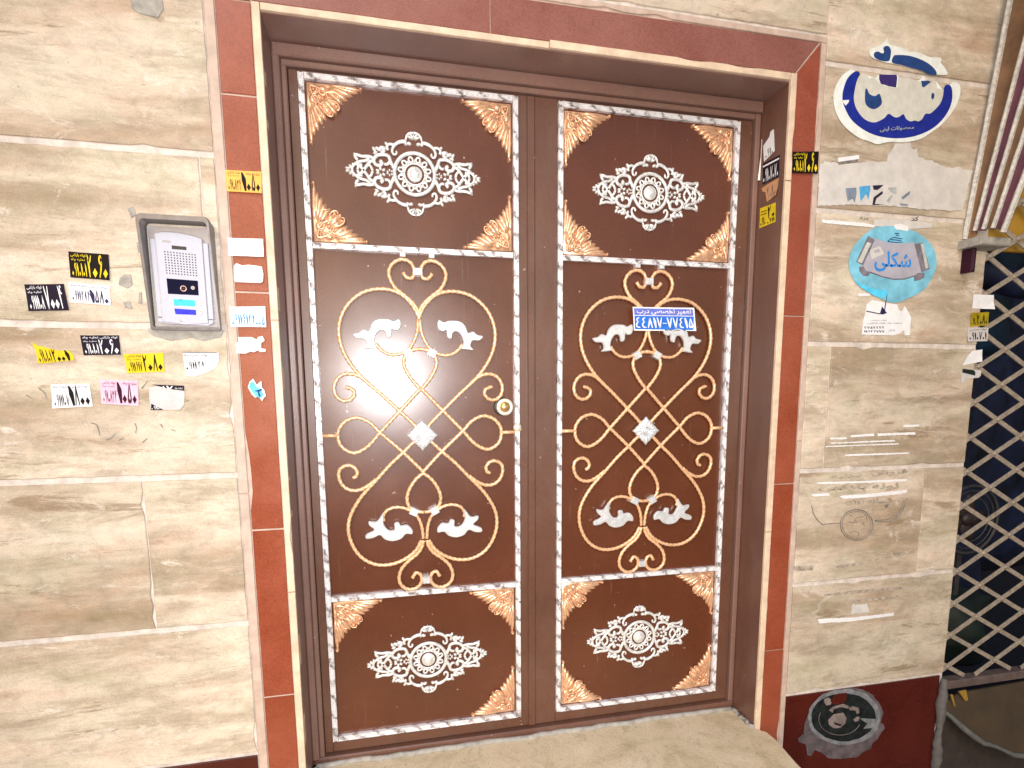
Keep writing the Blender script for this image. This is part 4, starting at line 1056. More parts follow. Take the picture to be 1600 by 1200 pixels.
# -------- blue number sticker stretched over the scrolls of the right leaf
PD = PY - 0.022
t, q = sticker('number_sticker', 'blue and white telephone number sticker across the scrolls of the right door leaf', [(0.9734, 1.4308), (1.1888, 1.4341), (1.2003, 1.3596), (0.9796, 1.3561)], PD, 'paper_white', None, [], lift=0.0)
sheet_outline(q, [(0.02, 0.07), (0.95, 0.04), (0.98, 0.62), (0.02, 0.63)], 0.0006, 'blue_field', M['plaque_blue'], t)
sheet_outline(q, [(0.02, 0.66), (0.975, 0.65), (0.97, 0.93), (0.02, 0.94)], 0.0006, 'violet_field', M['plaque_violet'], t)
print_on(q, [('٤٤٨١٧-٧٧٤١٥', 0.03, 0.12, 0.955, 0.56, 0.022), ('تعمیر تخصصی درب', 0.06, 0.68, 0.94, 0.91, 0.012)], M['paper_white'], t, 0.0013)

# ================================================================== video intercom with its rain hood
ic = thing('video_intercom', 'silver video intercom with lit blue name plates under a grey rain hood', 'intercom', (-0.272, 0.0, 1.325))
def dep(z): return 0.020 + (z - 1.322) / 0.262 * 0.036
def hood_ring(x0, x1, z0, z1, rad):
    out = []
    for cx, cz, a0 in ((x1 - rad, z1 - rad, 0), (x0 + rad, z1 - rad, 90), (x0 + rad, z0 + rad * 0.5, 180), (x1 - rad, z0 + rad * 0.5, 270)):
        rr = rad if a0 < 180 else rad * 0.5
        for k in range(6):
            a = R(a0 + 90 * k / 5); out.append((cx + rr * math.cos(a) + (rad - rr) * (1 if a0 in (0, 270) else -1), cz + rr * math.sin(a)))
    return out
def loop_solid(rings, mat, name, parent, smooth=False):
    """rings: list of closed loops of 3D points, skinned in order"""
    k = MB(); n = len(rings[0])
    for rg in rings: k.v += [tuple(p) for p in rg]
    for j in range(len(rings) - 1):
        for i in range(n):
            k.f.append((j * n + i, (j + 1) * n + i, (j + 1) * n + (i + 1) % n, j * n + (i + 1) % n))
    return k.build(name, M[mat], parent, smooth)
o0 = hood_ring(-0.352, -0.193, 1.320, 1.585, 0.013); o1 = hood_ring(-0.3445, -0.2000, 1.3275, 1.573, 0.010)
b0 = hood_ring(-0.350, -0.196, 1.321, 1.582, 0.013)
loop_solid([[(x, -0.002, z) for x, z in b0], [(x, -dep(z) + 0.004, z) for x, z in o0], [(x * 0.97 + -0.272 * 0.03, -dep(z), z * 0.99 + 1.45 * 0.01) for x, z in o0],
            [(x, -dep(z) - 0.0005, z) for x, z in o1], [(x, -dep(z) + 0.003, z) for x, z in o1], [(x, -0.006, z) for x, z in o1]], 'hood', 'rain_hood', ic, False)
MB().prism([(-0.341, 1.330), (-0.203, 1.330), (-0.203, 1.567), (-0.341, 1.567)], -0.012, -0.003).build('back_box', M['plate_rim'], ic)
pl = MB().prism([(-0.33444, 1.35199), (-0.20872, 1.34875), (-0.20906, 1.5312), (-0.33669, 1.53671)], -0.0185, -0.010, 0.0012).build('face_plate', M['plate'], ic)
arch = [(-0.32249, 1.34081)[0:2], (-0.27339, 1.33478), (-0.22155, 1.33857), (-0.22144, 1.54054), (-0.2387, 1.54632), (-0.25719, 1.54976), (-0.27564, 1.55218), (-0.29179, 1.55299), (-0.30796, 1.55231), (-0.32436, 1.54794)]
MB().prism(arch, -0.0200, -0.0186, 0.0008).build('inner_panel', M['plate'], ic)
k = MB(); k.tube([(x, -0.0202, z) for x, z in arch], 0.0011, 5, closed=True); k.build('panel_edge', M['plate_rim'], ic)
MB().prism([(-0.33465, 1.34944), (-0.2096, 1.34665), (-0.21106, 1.3396), (-0.22316, 1.33282), (-0.27347, 1.33375), (-0.31581, 1.33637), (-0.33369, 1.34105)], -0.0195, -0.0186, 0.0006).build('bottom_lip', M['plate'], ic)
MB().prism([(-0.28913, 1.52175), (-0.2571, 1.51994), (-0.25719, 1.51245), (-0.28909, 1.51332)], -0.0212, -0.0190, 0.0006).build('name_slot', M['dark_metal'], ic)
MB().prism([(-0.30834, 1.53309), (-0.29109, 1.5323), (-0.29096, 1.5281), (-0.30822, 1.52891)], -0.0207, -0.0190, 0.0003).build('maker_plate', M['plate_rim'], ic)
k = MB()
for i in range(11):
    for j in range(9):
        u = i / 10; v = j / 8
        a = (-0.3054, 1.5063); b_ = (-0.23913, 1.50208); c = (-0.30446, 1.4565); d = (-0.23966, 1.4529)
        x = (a[0] * (1 - u) + b_[0] * u) * (1 - v) + (c[0] * (1 - u) + d[0] * u) * v
        z = (a[1] * (1 - u) + b_[1] * u) * (1 - v) + (c[1] * (1 - u) + d[1] * u) * v
        k.lathe((x, -0.0200, z), [(0.0018, 0.0), (0.0018, 0.0003)], 6)
tag(k.build('speaker_hole', M['dark_metal'], ic), kind='stuff')
win = MB().prism([(-0.30639, 1.44388), (-0.23769, 1.4408), (-0.23809, 1.40587), (-0.306, 1.40737)], -0.0214, -0.0190, 0.0008).build('camera_window', M['black_glass'], ic)
lc = (-0.27045, 1.42078)
k = MB(); k.tube([(lc[0] + 0.0062 * math.cos(2 * PI * i / 20), -0.0222, lc[1] + 0.0062 * math.sin(2 * PI * i / 20)) for i in range(20)], 0.0014, 6, closed=True); k.build('lens_ring', M['lens_ring'], win, True)
k = MB(); k.lump((lc[0], -0.0214, lc[1]), 0.0036, 0.0022, 0.0036, 0, 14, 4); k.build('lens', M['dark_metal'], win, True)
k = MB(); sc_ = (-0.24967, 1.42332); k.lathe((sc_[0], -0.0212, sc_[1]), [(0.0046, 0), (0.0046, 0.0006)], 16); k.build('light_sensor', M['plate_rim'], win)
MB().prism([(-0.29521, 1.39557), (-0.24758, 1.39354), (-0.24744, 1.37919), (-0.29451, 1.38034)], -0.0218, -0.0190, 0.0010).build('name_plate', M['lit_cyan'], ic)
MB().prism([(-0.29464, 1.37269), (-0.24737, 1.37046), (-0.24728, 1.35862), (-0.2933, 1.35945)], -0.0218, -0.0190, 0.0010).build('name_plate', M['lit_blue'], ic)
for p in ((-0.23835, 1.38588), (-0.23804, 1.36377)):
    k = MB(); k.lathe((p[0], -0.0196, p[1]), [(0.0054, 0), (0.0054, 0.0022), (0.0044, 0.0032), (0.0036, 0.0024), (0.001, 0.0030)], 18); k.build('call_button', M['chrome'], ic, True)
k = MB(); p = (-0.2803, 1.34389); k.lump((p[0], -0.0194, p[1]), 0.006, 0.002, 0.003); k.build('lock_screw', M['chrome'], ic, True)

# ================================================================== signs on the right wall
RAG = {'paper_strip', 'glue_sheet', 'grey_streak', 'film', 'pale_ring', 'torn_paper'}
SMOOTH = {'blue_oval', 'white_lettering', 'letter_counter', 'blue_band', 'heart', 'sheet', 'scroll_banner', 'rim', 'upper_sheet'}
def flat(poly, y, name, mat, parent, th=0.0007):
    if name in SMOOTH: poly = [tuple(p) for p in smooth_path(poly, 0.006, True)]
    if name in RAG:      # torn paper edges
        out = []
        for i in range(len(poly)):
            a = Vector(poly[i]); b_ = Vector(poly[(i + 1) % len(poly)]); m_ = max(1, int((b_ - a).length / 0.007))
            for j in range(m_): out.append(tuple(a.lerp(b_, j / m_) + Vector((random.uniform(-1, 1), random.uniform(-1, 1))) * (0.0009 if name != 'glue_sheet' else 0.0022)))
        poly = out
    return MB().prism(poly, y, y + th).build(name, M[mat], parent)
ms = thing('oval_sign', 'weathered oval blue and white shop sticker with a heart on top, torn across the middle', 'sign', (1.785, 0.0, 1.90))
Y1 = -0.0034
flat([(1.6024, 2.1313), (1.5767, 2.1109), (1.5575, 2.0764), (1.5549, 2.0463), (1.5685, 2.0067), (1.6026, 1.9715), (1.654, 1.9456), (1.6864, 1.9395), (1.7046, 1.9355), (1.7265, 1.9318), (1.7476, 1.9376), (1.7796, 1.9441), (1.8087, 1.9447), (1.8558, 1.9523), (1.8918, 1.9641), (1.9198, 1.981), (1.9548, 2.0044), (1.9787, 2.0269), (1.9954, 2.0458), (2.0176, 2.0825), (2.0254, 2.1177), (2.0185, 2.1364), (1.9949, 2.1423), (1.9813, 2.1301), (1.9586, 2.1149), (1.9242, 2.1366), (1.8959, 2.1237), (1.8785, 2.147), (1.8652, 2.1344), (1.8474, 2.1296), (1.8251, 2.1328), (1.7855, 2.1312), (1.7775, 2.1386), (1.7121, 2.1327), (1.7008, 2.1218), (1.676, 2.1246), (1.6425, 2.1276), (1.6124, 2.1351)], Y1, 'sheet', 'sign_white', ms)
flat([(1.6716, 2.1892), (1.6757, 2.2005), (1.6925, 2.2079), (1.7192, 2.2219), (1.7318, 2.237), (1.7404, 2.2218), (1.7692, 2.2185), (1.7908, 2.217), (1.8139, 2.2102), (1.8365, 2.2115), (1.8641, 2.2092), (1.8942, 2.2031), (1.9384, 2.2055), (1.938, 2.1929), (1.9566, 2.1782), (1.968, 2.1612), (1.9256, 2.1564), (1.8836, 2.1671), (1.8141, 2.1675), (1.7565, 2.1686), (1.7244, 2.1696), (1.6904, 2.1752), (1.6776, 2.1804)], Y1, 'upper_sheet', 'sign_white', ms)
inner = [(1.9574, 2.0934), (1.9471, 2.0696), (1.9166, 2.0409), (1.8965, 2.0375), (1.8854, 2.0208), (1.8715, 2.0123), (1.8583, 2.0139), (1.8422, 2.0095), (1.8251, 2.015), (1.8127, 2.0279), (1.7973, 2.0185), (1.7794, 2.0162), (1.7569, 2.0238), (1.7405, 2.0082), (1.7062, 1.9938), (1.6701, 2.0001), (1.6397, 2.0248), (1.6266, 2.0537), (1.6289, 2.0867), (1.6353, 2.1119), (1.6426, 2.1268)]
flat([(1.6265, 2.1321), (1.6008, 2.1108), (1.588, 2.0796), (1.5861, 2.0495), (1.5981, 2.0234), (1.6251, 1.993), (1.6731, 1.9683), (1.7314, 1.9554), (1.8039, 1.9562), (1.8724, 1.971), (1.9327, 1.9995), (1.9735, 2.0379), (1.9919, 2.0741), (1.9941, 2.103), (1.9853, 2.1277), (1.9662, 2.1299), (1.9586, 2.1149)] + inner, Y1 - 0.0006, 'blue_oval', 'sign_blue', ms)
flat([(1.6426, 2.1268), (1.6688, 2.1265), (1.6767, 2.1165), (1.6939, 2.1211), (1.7144, 2.1096), (1.731, 2.1032), (1.749, 2.1018), (1.7813, 2.1025), (1.7855, 2.1312), (1.8251, 2.1328), (1.8474, 2.1296), (1.8696, 2.1279), (1.8804, 2.1136), (1.8959, 2.1237), (1.9243, 2.1352), (1.934, 2.1165), (1.9586, 2.1149)] + inner[:-1], Y1 - 0.0006, 'white_lettering', 'sign_letter', ms)
flat([(1.6656, 2.0852), (1.6727, 2.0845), (1.6809, 2.073), (1.7024, 2.0692), (1.7176, 2.0774), (1.7289, 2.0531), (1.7178, 2.0387), (1.699, 2.0315), (1.6772, 2.0373), (1.667, 2.0523)], Y1 - 0.0012, 'letter_counter', 'sign_teal', ms)
flat([(1.7121, 2.1327), (1.7757, 2.1384), (1.7791, 2.1305), (1.7777, 2.1021), (1.7489, 2.1029), (1.7308, 2.1059), (1.722, 2.1049), (1.7136, 2.1178)], Y1 - 0.0004, 'violet_patch', 'sign_violet', ms)
flat([(1.8693, 2.1306), (1.8947, 2.1342), (1.9061, 2.1318), (1.8823, 2.1138), (1.8748, 2.1144)], Y1 - 0.0012, 'violet_patch', 'sign_teal', ms)
c = (1.9182, 2.0917); flat([(c[0] + 0.0085 * math.cos(2 * PI * i / 10) * 0.7, c[1] + 0.0095 * math.sin(2 * PI * i / 10)) for i in range(10)], Y1 - 0.0013, 'letter_dot', 'sign_teal', ms)
flat([(1.7596, 2.1901), (1.7717, 2.1942), (1.8109, 2.1975), (1.8512, 2.1939), (1.889, 2.1844), (1.9164, 2.1708), (1.9261, 2.1579), (1.9185, 2.1528), (1.8924, 2.1541), (1.8695, 2.1613), (1.8326, 2.1641), (1.796, 2.1682), (1.7562, 2.1713)], Y1 - 0.0006, 'blue_band', 'sign_teal', ms)
flat([(1.7434, 2.1745), (1.7172, 2.1715), (1.6956, 2.1758), (1.6871, 2.1843), (1.6904, 2.1928), (1.7024, 2.1961), (1.7133, 2.1928), (1.722, 2.1938), (1.7232, 2.1994), (1.7198, 2.2085), (1.7287, 2.2149), (1.7393, 2.2149), (1.7473, 2.2063), (1.7487, 2.1929)], Y1 - 0.0006, 'heart', 'sign_teal', ms)
flat([(1.5875, 2.0456), (1.6097, 2.0487), (1.6076, 2.0408), (1.5991, 2.0317), (1.5891, 2.0389)], Y1 - 0.0012, 'scratch', 'paper_white', ms)
qq = Quad([(1.7269, 1.9831), (1.8545, 1.9979), (1.8576, 1.9868), (1.7303, 1.9666)], Y1 - 0.0006)
print_on(qq, [('محصولات لبنی', 0.0, 0.0, 1.0, 1.0, 0.012)], M['photo_pale'], ms, 0.0007)

gp = thing('glue_patch', 'greyish white patch of old poster glue between the two oval signs', 'poster remains', (1.79, 0.0, 1.73))
flat([(1.5242, 1.7343), (1.5226, 1.7883), (1.5208, 1.8512), (1.5389, 1.8668), (1.5859, 1.8643), (1.6606, 1.8704), (1.684, 1.8764), (1.7157, 1.8828), (1.7322, 1.8803), (1.7644, 1.8842), (1.7703, 1.9066), (1.7833, 1.9206), (1.7915, 1.9399), (1.8488, 1.9462), (1.852, 1.9362), (1.8634, 1.9274), (1.8775, 1.9319), (1.8832, 1.908), (1.9127, 1.9006), (1.9382, 1.9011), (1.9737, 1.8908), (1.9961, 1.8843), (2.0264, 1.8857), (2.0519, 1.892), (2.0705, 1.8835), (2.1025, 1.8826), (2.0943, 1.8365), (2.0871, 1.7953), (2.0775, 1.7589), (2.0209, 1.7518), (1.9555, 1.7527), (1.9128, 1.7492), (1.8529, 1.7527), (1.7612, 1.7516), (1.6637, 1.7484), (1.5845, 1.7409)], -0.0028, 'glue_sheet', 'residue', gp)
flat([(1.5845, 1.88), (1.6603, 1.8948), (1.6626, 1.8833), (1.5863, 1.8685)], -0.0036, 'label_strip', 'paper_white', gp)
flat([(1.5864, 1.8678), (1.6595, 1.8821), (1.657, 1.8742), (1.5886, 1.8598)], -0.0036, 'label_print', 'ink_grey', gp)
for pp, mt in ((((1.6196, 1.7937), (1.6591, 1.7982), (1.6609, 1.779), (1.6572, 1.7528), (1.6481, 1.7652), (1.6309, 1.7559)), 'photo_slate'), (((1.6696, 1.8022), (1.7107, 1.8084), (1.7105, 1.789), (1.7066, 1.7659), (1.6968, 1.7831), (1.679, 1.7576)), 'photo_blue'), (((1.7195, 1.8091), (1.76, 1.8136), (1.7403, 1.7976), (1.724, 1.7964)), 'photo_dark'), (((1.7262, 1.7738), (1.7569, 1.7955), (1.7597, 1.7875), (1.7367, 1.7712), (1.7322, 1.7546), (1.7671, 1.7553), (1.7236, 1.7501)), 'photo_dark'),
               (((1.7762, 1.7674), (1.7967, 1.7901), (1.7958, 1.7786), (1.7851, 1.7614)), 'photo_pale'), (((1.7764, 1.8067), (1.8091, 1.8107), (1.8113, 1.7895), (1.79, 1.7946)), 'photo_pale'), (((1.831, 1.781), (1.8623, 1.803), (1.8633, 1.7932), (1.8379, 1.7749)), 'photo_slate'), (((1.8267, 1.7625), (1.8604, 1.7615), (1.8567, 1.7569), (1.8314, 1.7572)), 'photo_slate')):
    flat([p for p in pp], -0.0037, 'product_picture', mt, gp)
flat([(1.5429, 1.6954), (1.697, 1.695), (1.7405, 1.6893), (1.735, 1.6831), (1.5448, 1.6859)], -0.0034, 'paper_strip', 'paper_white', gp)
flat([(1.7328, 1.7054), (1.7571, 1.7102), (1.8656, 1.7135), (1.9648, 1.7093), (1.9621, 1.6956), (1.8645, 1.6849), (1.8097, 1.6834), (1.7344, 1.689)], -0.0030, 'paper_strip', 'residue', gp)
qq = Quad([(1.6749, 1.7133), (1.7117, 1.7123), (1.7126, 1.7025), (1.676, 1.7019)], -0.0036); print_on(qq, [('برد', 0, 0, 1, 1, 0.02)], M['ink_grey'], gp, 0.0006)
qq = Quad([(1.8732, 1.7223), (1.9047, 1.7266), (1.9039, 1.7141), (1.8765, 1.7114)], -0.0036); print_on(qq, [('کد', 0, 0, 1, 1, 0.02)], M['tarp_green'], gp, 0.0006)

sk = thing('oval_sign', 'light blue oval sticker with a grey scroll banner and blue lettering', 'sign', (1.79, 0.0, 1.50))
Y2 = -0.0046
flat([(1.7373, 1.6819), (1.7677, 1.6884), (1.8026, 1.691), (1.8422, 1.6902), (1.8746, 1.6845), (1.9079, 1.6744), (1.9378, 1.6601), (1.9623, 1.6422), (1.979, 1.6221), (1.9892, 1.5983), (1.9918, 1.5757), (1.9837, 1.546), (1.9699, 1.5226), (1.9557, 1.5025), (1.9213, 1.48), (1.8978, 1.471), (1.8511, 1.4532), (1.8109, 1.4546), (1.7495, 1.4742), (1.723, 1.4861), (1.6965, 1.4995), (1.6755, 1.5177), (1.6601, 1.5391), (1.6504, 1.5669), (1.6519, 1.5888), (1.6579, 1.6077), (1.6695, 1.627), (1.6903, 1.6498), (1.7118, 1.6665)], Y2, 'sheet', 'sky_blue', sk)
flat([(1.6755, 1.5177), (1.7076, 1.5046), (1.7516, 1.4935), (1.8035, 1.4879), (1.8012, 1.4711), (1.7778, 1.4671), (1.7495, 1.4742), (1.723, 1.4861), (1.6965, 1.4995)], Y2 - 0.0005, 'rim', 'rim_blue', sk)
flat([(1.7328, 1.649), (1.7922, 1.6396), (1.8476, 1.6394), (1.8973, 1.642), (1.92, 1.6015), (1.9311, 1.5569), (1.9187, 1.5401), (1.8672, 1.53), (1.8274, 1.5274), (1.7791, 1.5338), (1.731, 1.5458), (1.6967, 1.5595), (1.7073, 1.5914), (1.7239, 1.6204)], Y2 - 0.0005, 'scroll_banner', 'banner', sk)
k = MB()
k.tube([(p[0], Y2 - 0.0004, p[1]) for p in ((1.731, 1.5452), (1.7793, 1.5326), (1.8275, 1.5262), (1.8673, 1.5287), (1.9066, 1.5396))], 0.0022, 5, None, 1); k.build('banner_edge', M['banner_dark'], sk)
for (a, b_, c_, d_) in (((1.7147, 1.6558), (1.7409, 1.6447), (1.704, 1.5645), (1.6762, 1.5743)), ((1.8955, 1.6403), (1.9271, 1.6468), (1.9651, 1.5648), (1.9337, 1.5521))):
    flat([a, b_, c_, d_], Y2 - 0.0012, 'scroll_roll', 'banner_dark', sk)
for (a, b_, c_, d_) in (((1.7127, 1.637), (1.7273, 1.6331), (1.6969, 1.5705), (1.6818, 1.5752)), ((1.9196, 1.6416), (1.9295, 1.6437), (1.9586, 1.5678), (1.9487, 1.5641))):
    flat([a, b_, c_, d_], Y2 - 0.0018, 'roll_highlight', 'banner_pale', sk)
flat([(1.6891, 1.5592), (1.7062, 1.5615), (1.716, 1.5477), (1.7357, 1.5454), (1.7265, 1.5317), (1.7069, 1.5331), (1.6923, 1.5451)], Y2 - 0.0012, 'scroll_foot', 'banner_dark', sk)
flat([(1.9046, 1.5396), (1.9177, 1.5498), (1.9461, 1.551), (1.9459, 1.5347), (1.9283, 1.5275), (1.9076, 1.5228)], Y2 - 0.0012, 'scroll_foot', 'banner_dark', sk)
flat([(1.7226, 1.6135), (1.7621, 1.6271), (1.7808, 1.6044), (1.735, 1.5849)], Y2 - 0.0012, 'small_card', 'residue', sk)
flat([(1.7402, 1.6118), (1.7591, 1.6175), (1.762, 1.6082), (1.7429, 1.6041)], Y2 - 0.0018, 'card_mark', 'banner', sk)
qq = Quad([(1.7419, 1.6144), (1.886, 1.6095), (1.8913, 1.5536), (1.7484, 1.5475)], Y2 - 0.0010)
print_on(qq, [('شکلی', 0.0, 0.0, 1.0, 1.0, 0.022)], M['ink_blue'], sk, 0.0006, 'lettering')
k = MB()
for l in ([(1.791, 1.6433), (1.8101, 1.6563), (1.8461, 1.6536)], [(1.7911, 1.6427), (1.8235, 1.6413), (1.8491, 1.6439)], [(1.799, 1.6494), (1.8427, 1.648)], [(1.8159, 1.6692), (1.8325, 1.6689)], [(1.8212, 1.6639), (1.8311, 1.6638)]):
    k.tube([(p[0], Y2 - 0.0006, p[1]) for p in l], 0.0013, 5)
k.build('line_drawing', M['ink_navy'], sk)
flat([(1.8083, 1.6939), (1.8332, 1.7), (1.8656, 1.6941), (1.8692, 1.6792), (1.8193, 1.682)], Y2 - 0.0006, 'torn_paper', 'paper_white', sk)

lf = thing('leaflet', 'torn white paper leaflet hanging under the light blue oval sticker', 'leaflet', (1.785, 0.0, 1.335))
flat([(1.7202, 1.3474), (1.7221, 1.3913), (1.7283, 1.4173), (1.7309, 1.4431), (1.7511, 1.4582), (1.7872, 1.4529), (1.8498, 1.4467), (1.8575, 1.4306), (1.8703, 1.4244), (1.8806, 1.4427), (1.8991, 1.4219), (1.9098, 1.4057), (1.9111, 1.3487), (1.8907, 1.3473), (1.8868, 1.3648), (1.8697, 1.3535), (1.842, 1.3464)], -0.0030, 'paper', 'paper_white', lf)
flat([(1.6946, 1.4771), (1.7374, 1.4786), (1.7419, 1.4717), (1.6974, 1.4677)], -0.0032, 'paper_scrap', 'paper_white', lf)
k = MB()
k.tube([(p[0], -0.0038, p[1]) for p in ((1.8054, 1.4777), (1.8035, 1.4485), (1.801, 1.4257))], 0.0016, 5); k.tube([(p[0], -0.0038, p[1]) for p in ((1.7317, 1.4222), (1.783, 1.4149), (1.8097, 1.4188))], 0.0016, 5)
k.prism([(1.7849, 1.4156), (1.7906, 1.4384), (1.8038, 1.4258), (1.8106, 1.4179), (1.7951, 1.4126)], -0.0040, -0.0030)
k.build('ink_drawing', M['ink_violet'], lf)
qq = Quad([(1.7215, 1.3977), (1.8849, 1.4018), (1.89, 1.3539), (1.7258, 1.3508)], -0.0036)
print_on(qq, [('2 75 2222'.replace(' ', '').translate(FA), 0.02, 0.32, 0.50, 0.48, 0.004), ('11646777'.translate(FA), 0.02, 0.06, 0.50, 0.22, 0.004), (WDS2, 0.60, 0.12, 0.75, 0.3, 0.0), (WDS + ' ' + WDS2, 0.1, 0.62, 0.92, 0.76, -0.002), (WDS2, 0.15, 0.84, 0.55, 0.94, -0.002)], M['ink_violet'], lf, 0.0006)

# remains of torn posters lower down
def strip_thing(name, label, cat, strips, mat='paper_white', loc=None):
    t = thing(name, label, cat, loc)
    for pts in strips:
        flat([p for p in pts], -0.0032 - random.uniform(0, 0.0004), 'paper_strip', mat, t)
    return t
p1 = strip_thing('poster_remains', 'thin torn white paper strips, upper poster remains in the middle of the right wall', 'poster remains',
    [((1.916, 1.0473), (1.9819, 1.0474), (1.9836, 1.0409), (1.9177, 1.0396)), ((1.7048, 1.0164), (1.7989, 1.0201), (1.8007, 1.0121), (1.7072, 1.01)), ((1.8122, 1.0206), (1.9676, 1.0217), (1.9709, 1.0135), (1.8149, 1.0118)), ((1.626, 1.0094), (1.6924, 1.0096), (1.692, 1.0036), (1.6278, 1.0039)), ((1.6287, 0.9932), (1.8864, 0.9966), (1.8879, 0.9917), (1.6308, 0.9897)), ((1.6114, 0.9819), (1.9031, 0.9849), (1.9036, 0.9808), (1.6135, 0.9791)), ((1.6872, 0.9523), (1.9506, 0.9519), (1.9521, 0.947), (1.6933, 0.9461))], loc=(1.79, 0, 0.96))
p2 = strip_thing('poster_remains', 'two thick torn white strips over dark letter ghosts on the right wall', 'poster remains',
    [((1.5865, 0.8613), (1.7811, 0.8586), (1.9508, 0.8588), (1.9516, 0.8513), (1.7818, 0.8513), (1.5906, 0.8548)), ((1.5705, 0.8213), (1.6391, 0.8223), (1.6407, 0.8134), (1.5747, 0.8131)), ((1.678, 0.8109), (1.7854, 0.8127), (1.955, 0.8195), (1.9549, 0.8112), (1.9317, 0.8063), (1.7866, 0.8004), (1.6967, 0.8003))], loc=(1.77, 0, 0.80))
qq = Quad([(1.6404, 0.89), (1.9468, 0.8957), (1.9502, 0.8646), (1.6445, 0.8679)], -0.0026); print_on(qq, [('تخلیه', 0.0, 0.1, 0.4, 0.8, 0.02), ('فروش', 0.52, 0.25, 1.0, 1.0, 0.03)], M['ghost'], p2, 0.0006, 'ghost_lettering')
qq = Quad([(1.591, 0.85), (1.9175, 0.8472), (1.9204, 0.8201), (1.5949, 0.8299)], -0.0026); print_on(qq, [('لوله', 0.66, 0.0, 1.0, 1.0, 0.03), ('بازکنی', 0.0, 0.0, 0.6, 1.0, 0.03)], M['ghost'], p2, 0.0006, 'ghost_lettering')
qq = Quad([(1.7019, 0.7948), (1.8983, 0.7962), (1.8982, 0.7732), (1.708, 0.7782)], -0.0026); print_on(qq, [('شبانه', 0.45, 0.0, 1.0, 1.0, 0.03), ('روزی', 0.0, 0.0, 0.4, 1.0, 0.03)], M['ghost'], p2, 0.0006, 'ghost_lettering')
em = thing('emblem_outline', 'thin dark outline of a round winged emblem left on the right wall by a sticker', 'sticker outline', (1.78, 0, 0.70))
k = MB()
def near(c, ex, ez, a, b_):
    return (c[0] + (ex[0] - c[0]) * a + (ez[0] - c[0]) * b_, c[1] + (ex[1] - c[1]) * a + (ez[1] - c[1]) * b_)
def line(pts, r=0.0016): k.tube([(p[0], -0.0024, p[1]) for p in pts], r, 5)
line([(1.5734, 0.7827), (1.5825, 0.754), (1.6004, 0.7308), (1.62, 0.7155), (1.6946, 0.7162)]); line([(1.8306, 0.717), (1.8867, 0.7173), (1.9199, 0.7303), (1.9374, 0.7525), (1.9492, 0.7813)], 0.0016); line([(1.8336, 0.7118), (1.8924, 0.7103), (1.9278, 0.7256), (1.9474, 0.752), (1.9583, 0.7893)])
cc = [(1.7595, 0.7056)]
for rx, ry, w in ((138, 130, 0.0017), (122, 115, 0.0010)):
    line([near((1.7595, 0.7056), (1.8078, 0.7028), (1.7633, 0.6637), rx / 100 * math.cos(a), ry / 100 * math.sin(a)) for a in [2 * PI * i / 26 for i in range(27)]], w)
for l in (((1.7253, 0.7425), (1.7352, 0.7379)), ((1.7495, 0.7103), (1.7548, 0.7307), (1.7949, 0.7368), (1.7987, 0.7221)), ((1.7251, 0.7178), (1.7468, 0.7146)), ((1.7802, 0.7148), (1.791, 0.7017)), ((1.7332, 0.6801), (1.7544, 0.683), (1.7694, 0.6759), (1.7704, 0.6654)), ((1.7458, 0.7249), (1.761, 0.7158))):
    line([p for p in l], 0.0012)
k.build('outline', M['ink_grey'], em)
flat([(1.8645, 0.7686), (1.8859, 0.7738), (1.8823, 0.7615), (1.8753, 0.7577)], -0.0024, 'dark_fleck', 'ink_grey', em)
p3 = thing('poster_remains', 'lowest poster remains on the right wall: one white strip below grey streaks', 'poster remains', (1.76, 0, 0.42))
flat([(1.6285, 0.3783), (1.7743, 0.3701), (1.9453, 0.3708), (1.9483, 0.3603), (1.7755, 0.3559), (1.6353, 0.3613)], -0.0032, 'paper_strip', 'paper_white', p3)
flat([(1.7652, 0.419), (1.8264, 0.4152), (1.8436, 0.3828), (1.7637, 0.3844)], -0.0028, 'glue_sheet', 'residue', p3)
for pts in (((1.6468, 0.4661), (1.8026, 0.4693), (1.984, 0.465), (1.9849, 0.4565), (1.8035, 0.4585), (1.6492, 0.4586)), ((1.7501, 0.4327), (1.958, 0.4353), (1.9589, 0.4268), (1.7554, 0.4248)), ((1.6839, 0.5638), (1.7932, 0.5704), (1.7988, 0.5602), (1.6937, 0.5551)), ((1.9224, 0.5931), (2.0231, 0.597), (2.025, 0.5886), (1.9272, 0.5837)), ((1.5189, 0.5759), (1.5981, 0.5733), (1.595, 0.5561), (1.5263, 0.5581)), ((1.8205, 0.5765), (1.9139, 0.583), (1.9164, 0.5779), (1.8247, 0.5713))):
    flat([p for p in pts], -0.0026, 'grey_streak', 'ghost', p3)

# -------- small stickers by the shop gate
GG = 'small stickers down the right end of the wall'
sticker('sticker_backing', 'blank white sticker, topmost beside the lattice gate', [(2.1596, 1.4893), (2.2463, 1.4901), (2.2516, 1.4419), (2.1589, 1.4425)], -0.001, 'paper_white', None, [], group=GG)
sticker('advert_sticker', 'dull yellow sticker with dark print beside the lattice gate', [(2.154, 1.4274), (2.2333, 1.4327), (2.2353, 1.3873), (2.1585, 1.3824)], -0.001, 'paper_mustard', 'ink_black', [('2080'.translate(FA), 0.35, 0.1, 0.92, 0.85, 0.01), ('0910'.translate(FA), 0.06, 0.1, 0.3, 0.6, 0.0)], group=GG)
sticker('advert_sticker', 'white sticker with dark numbers beside the lattice gate', [(2.1483, 1.3768), (2.2376, 1.3808), (2.2398, 1.334), (2.1501, 1.3304)], -0.001, 'paper_grey', 'ink_maroon', [('0910701'.translate(FA), 0.08, 0.12, 0.92, 0.68, 0.02), (WDS2, 0.1, 0.78, 0.9, 0.93, 0.006)], group=GG)
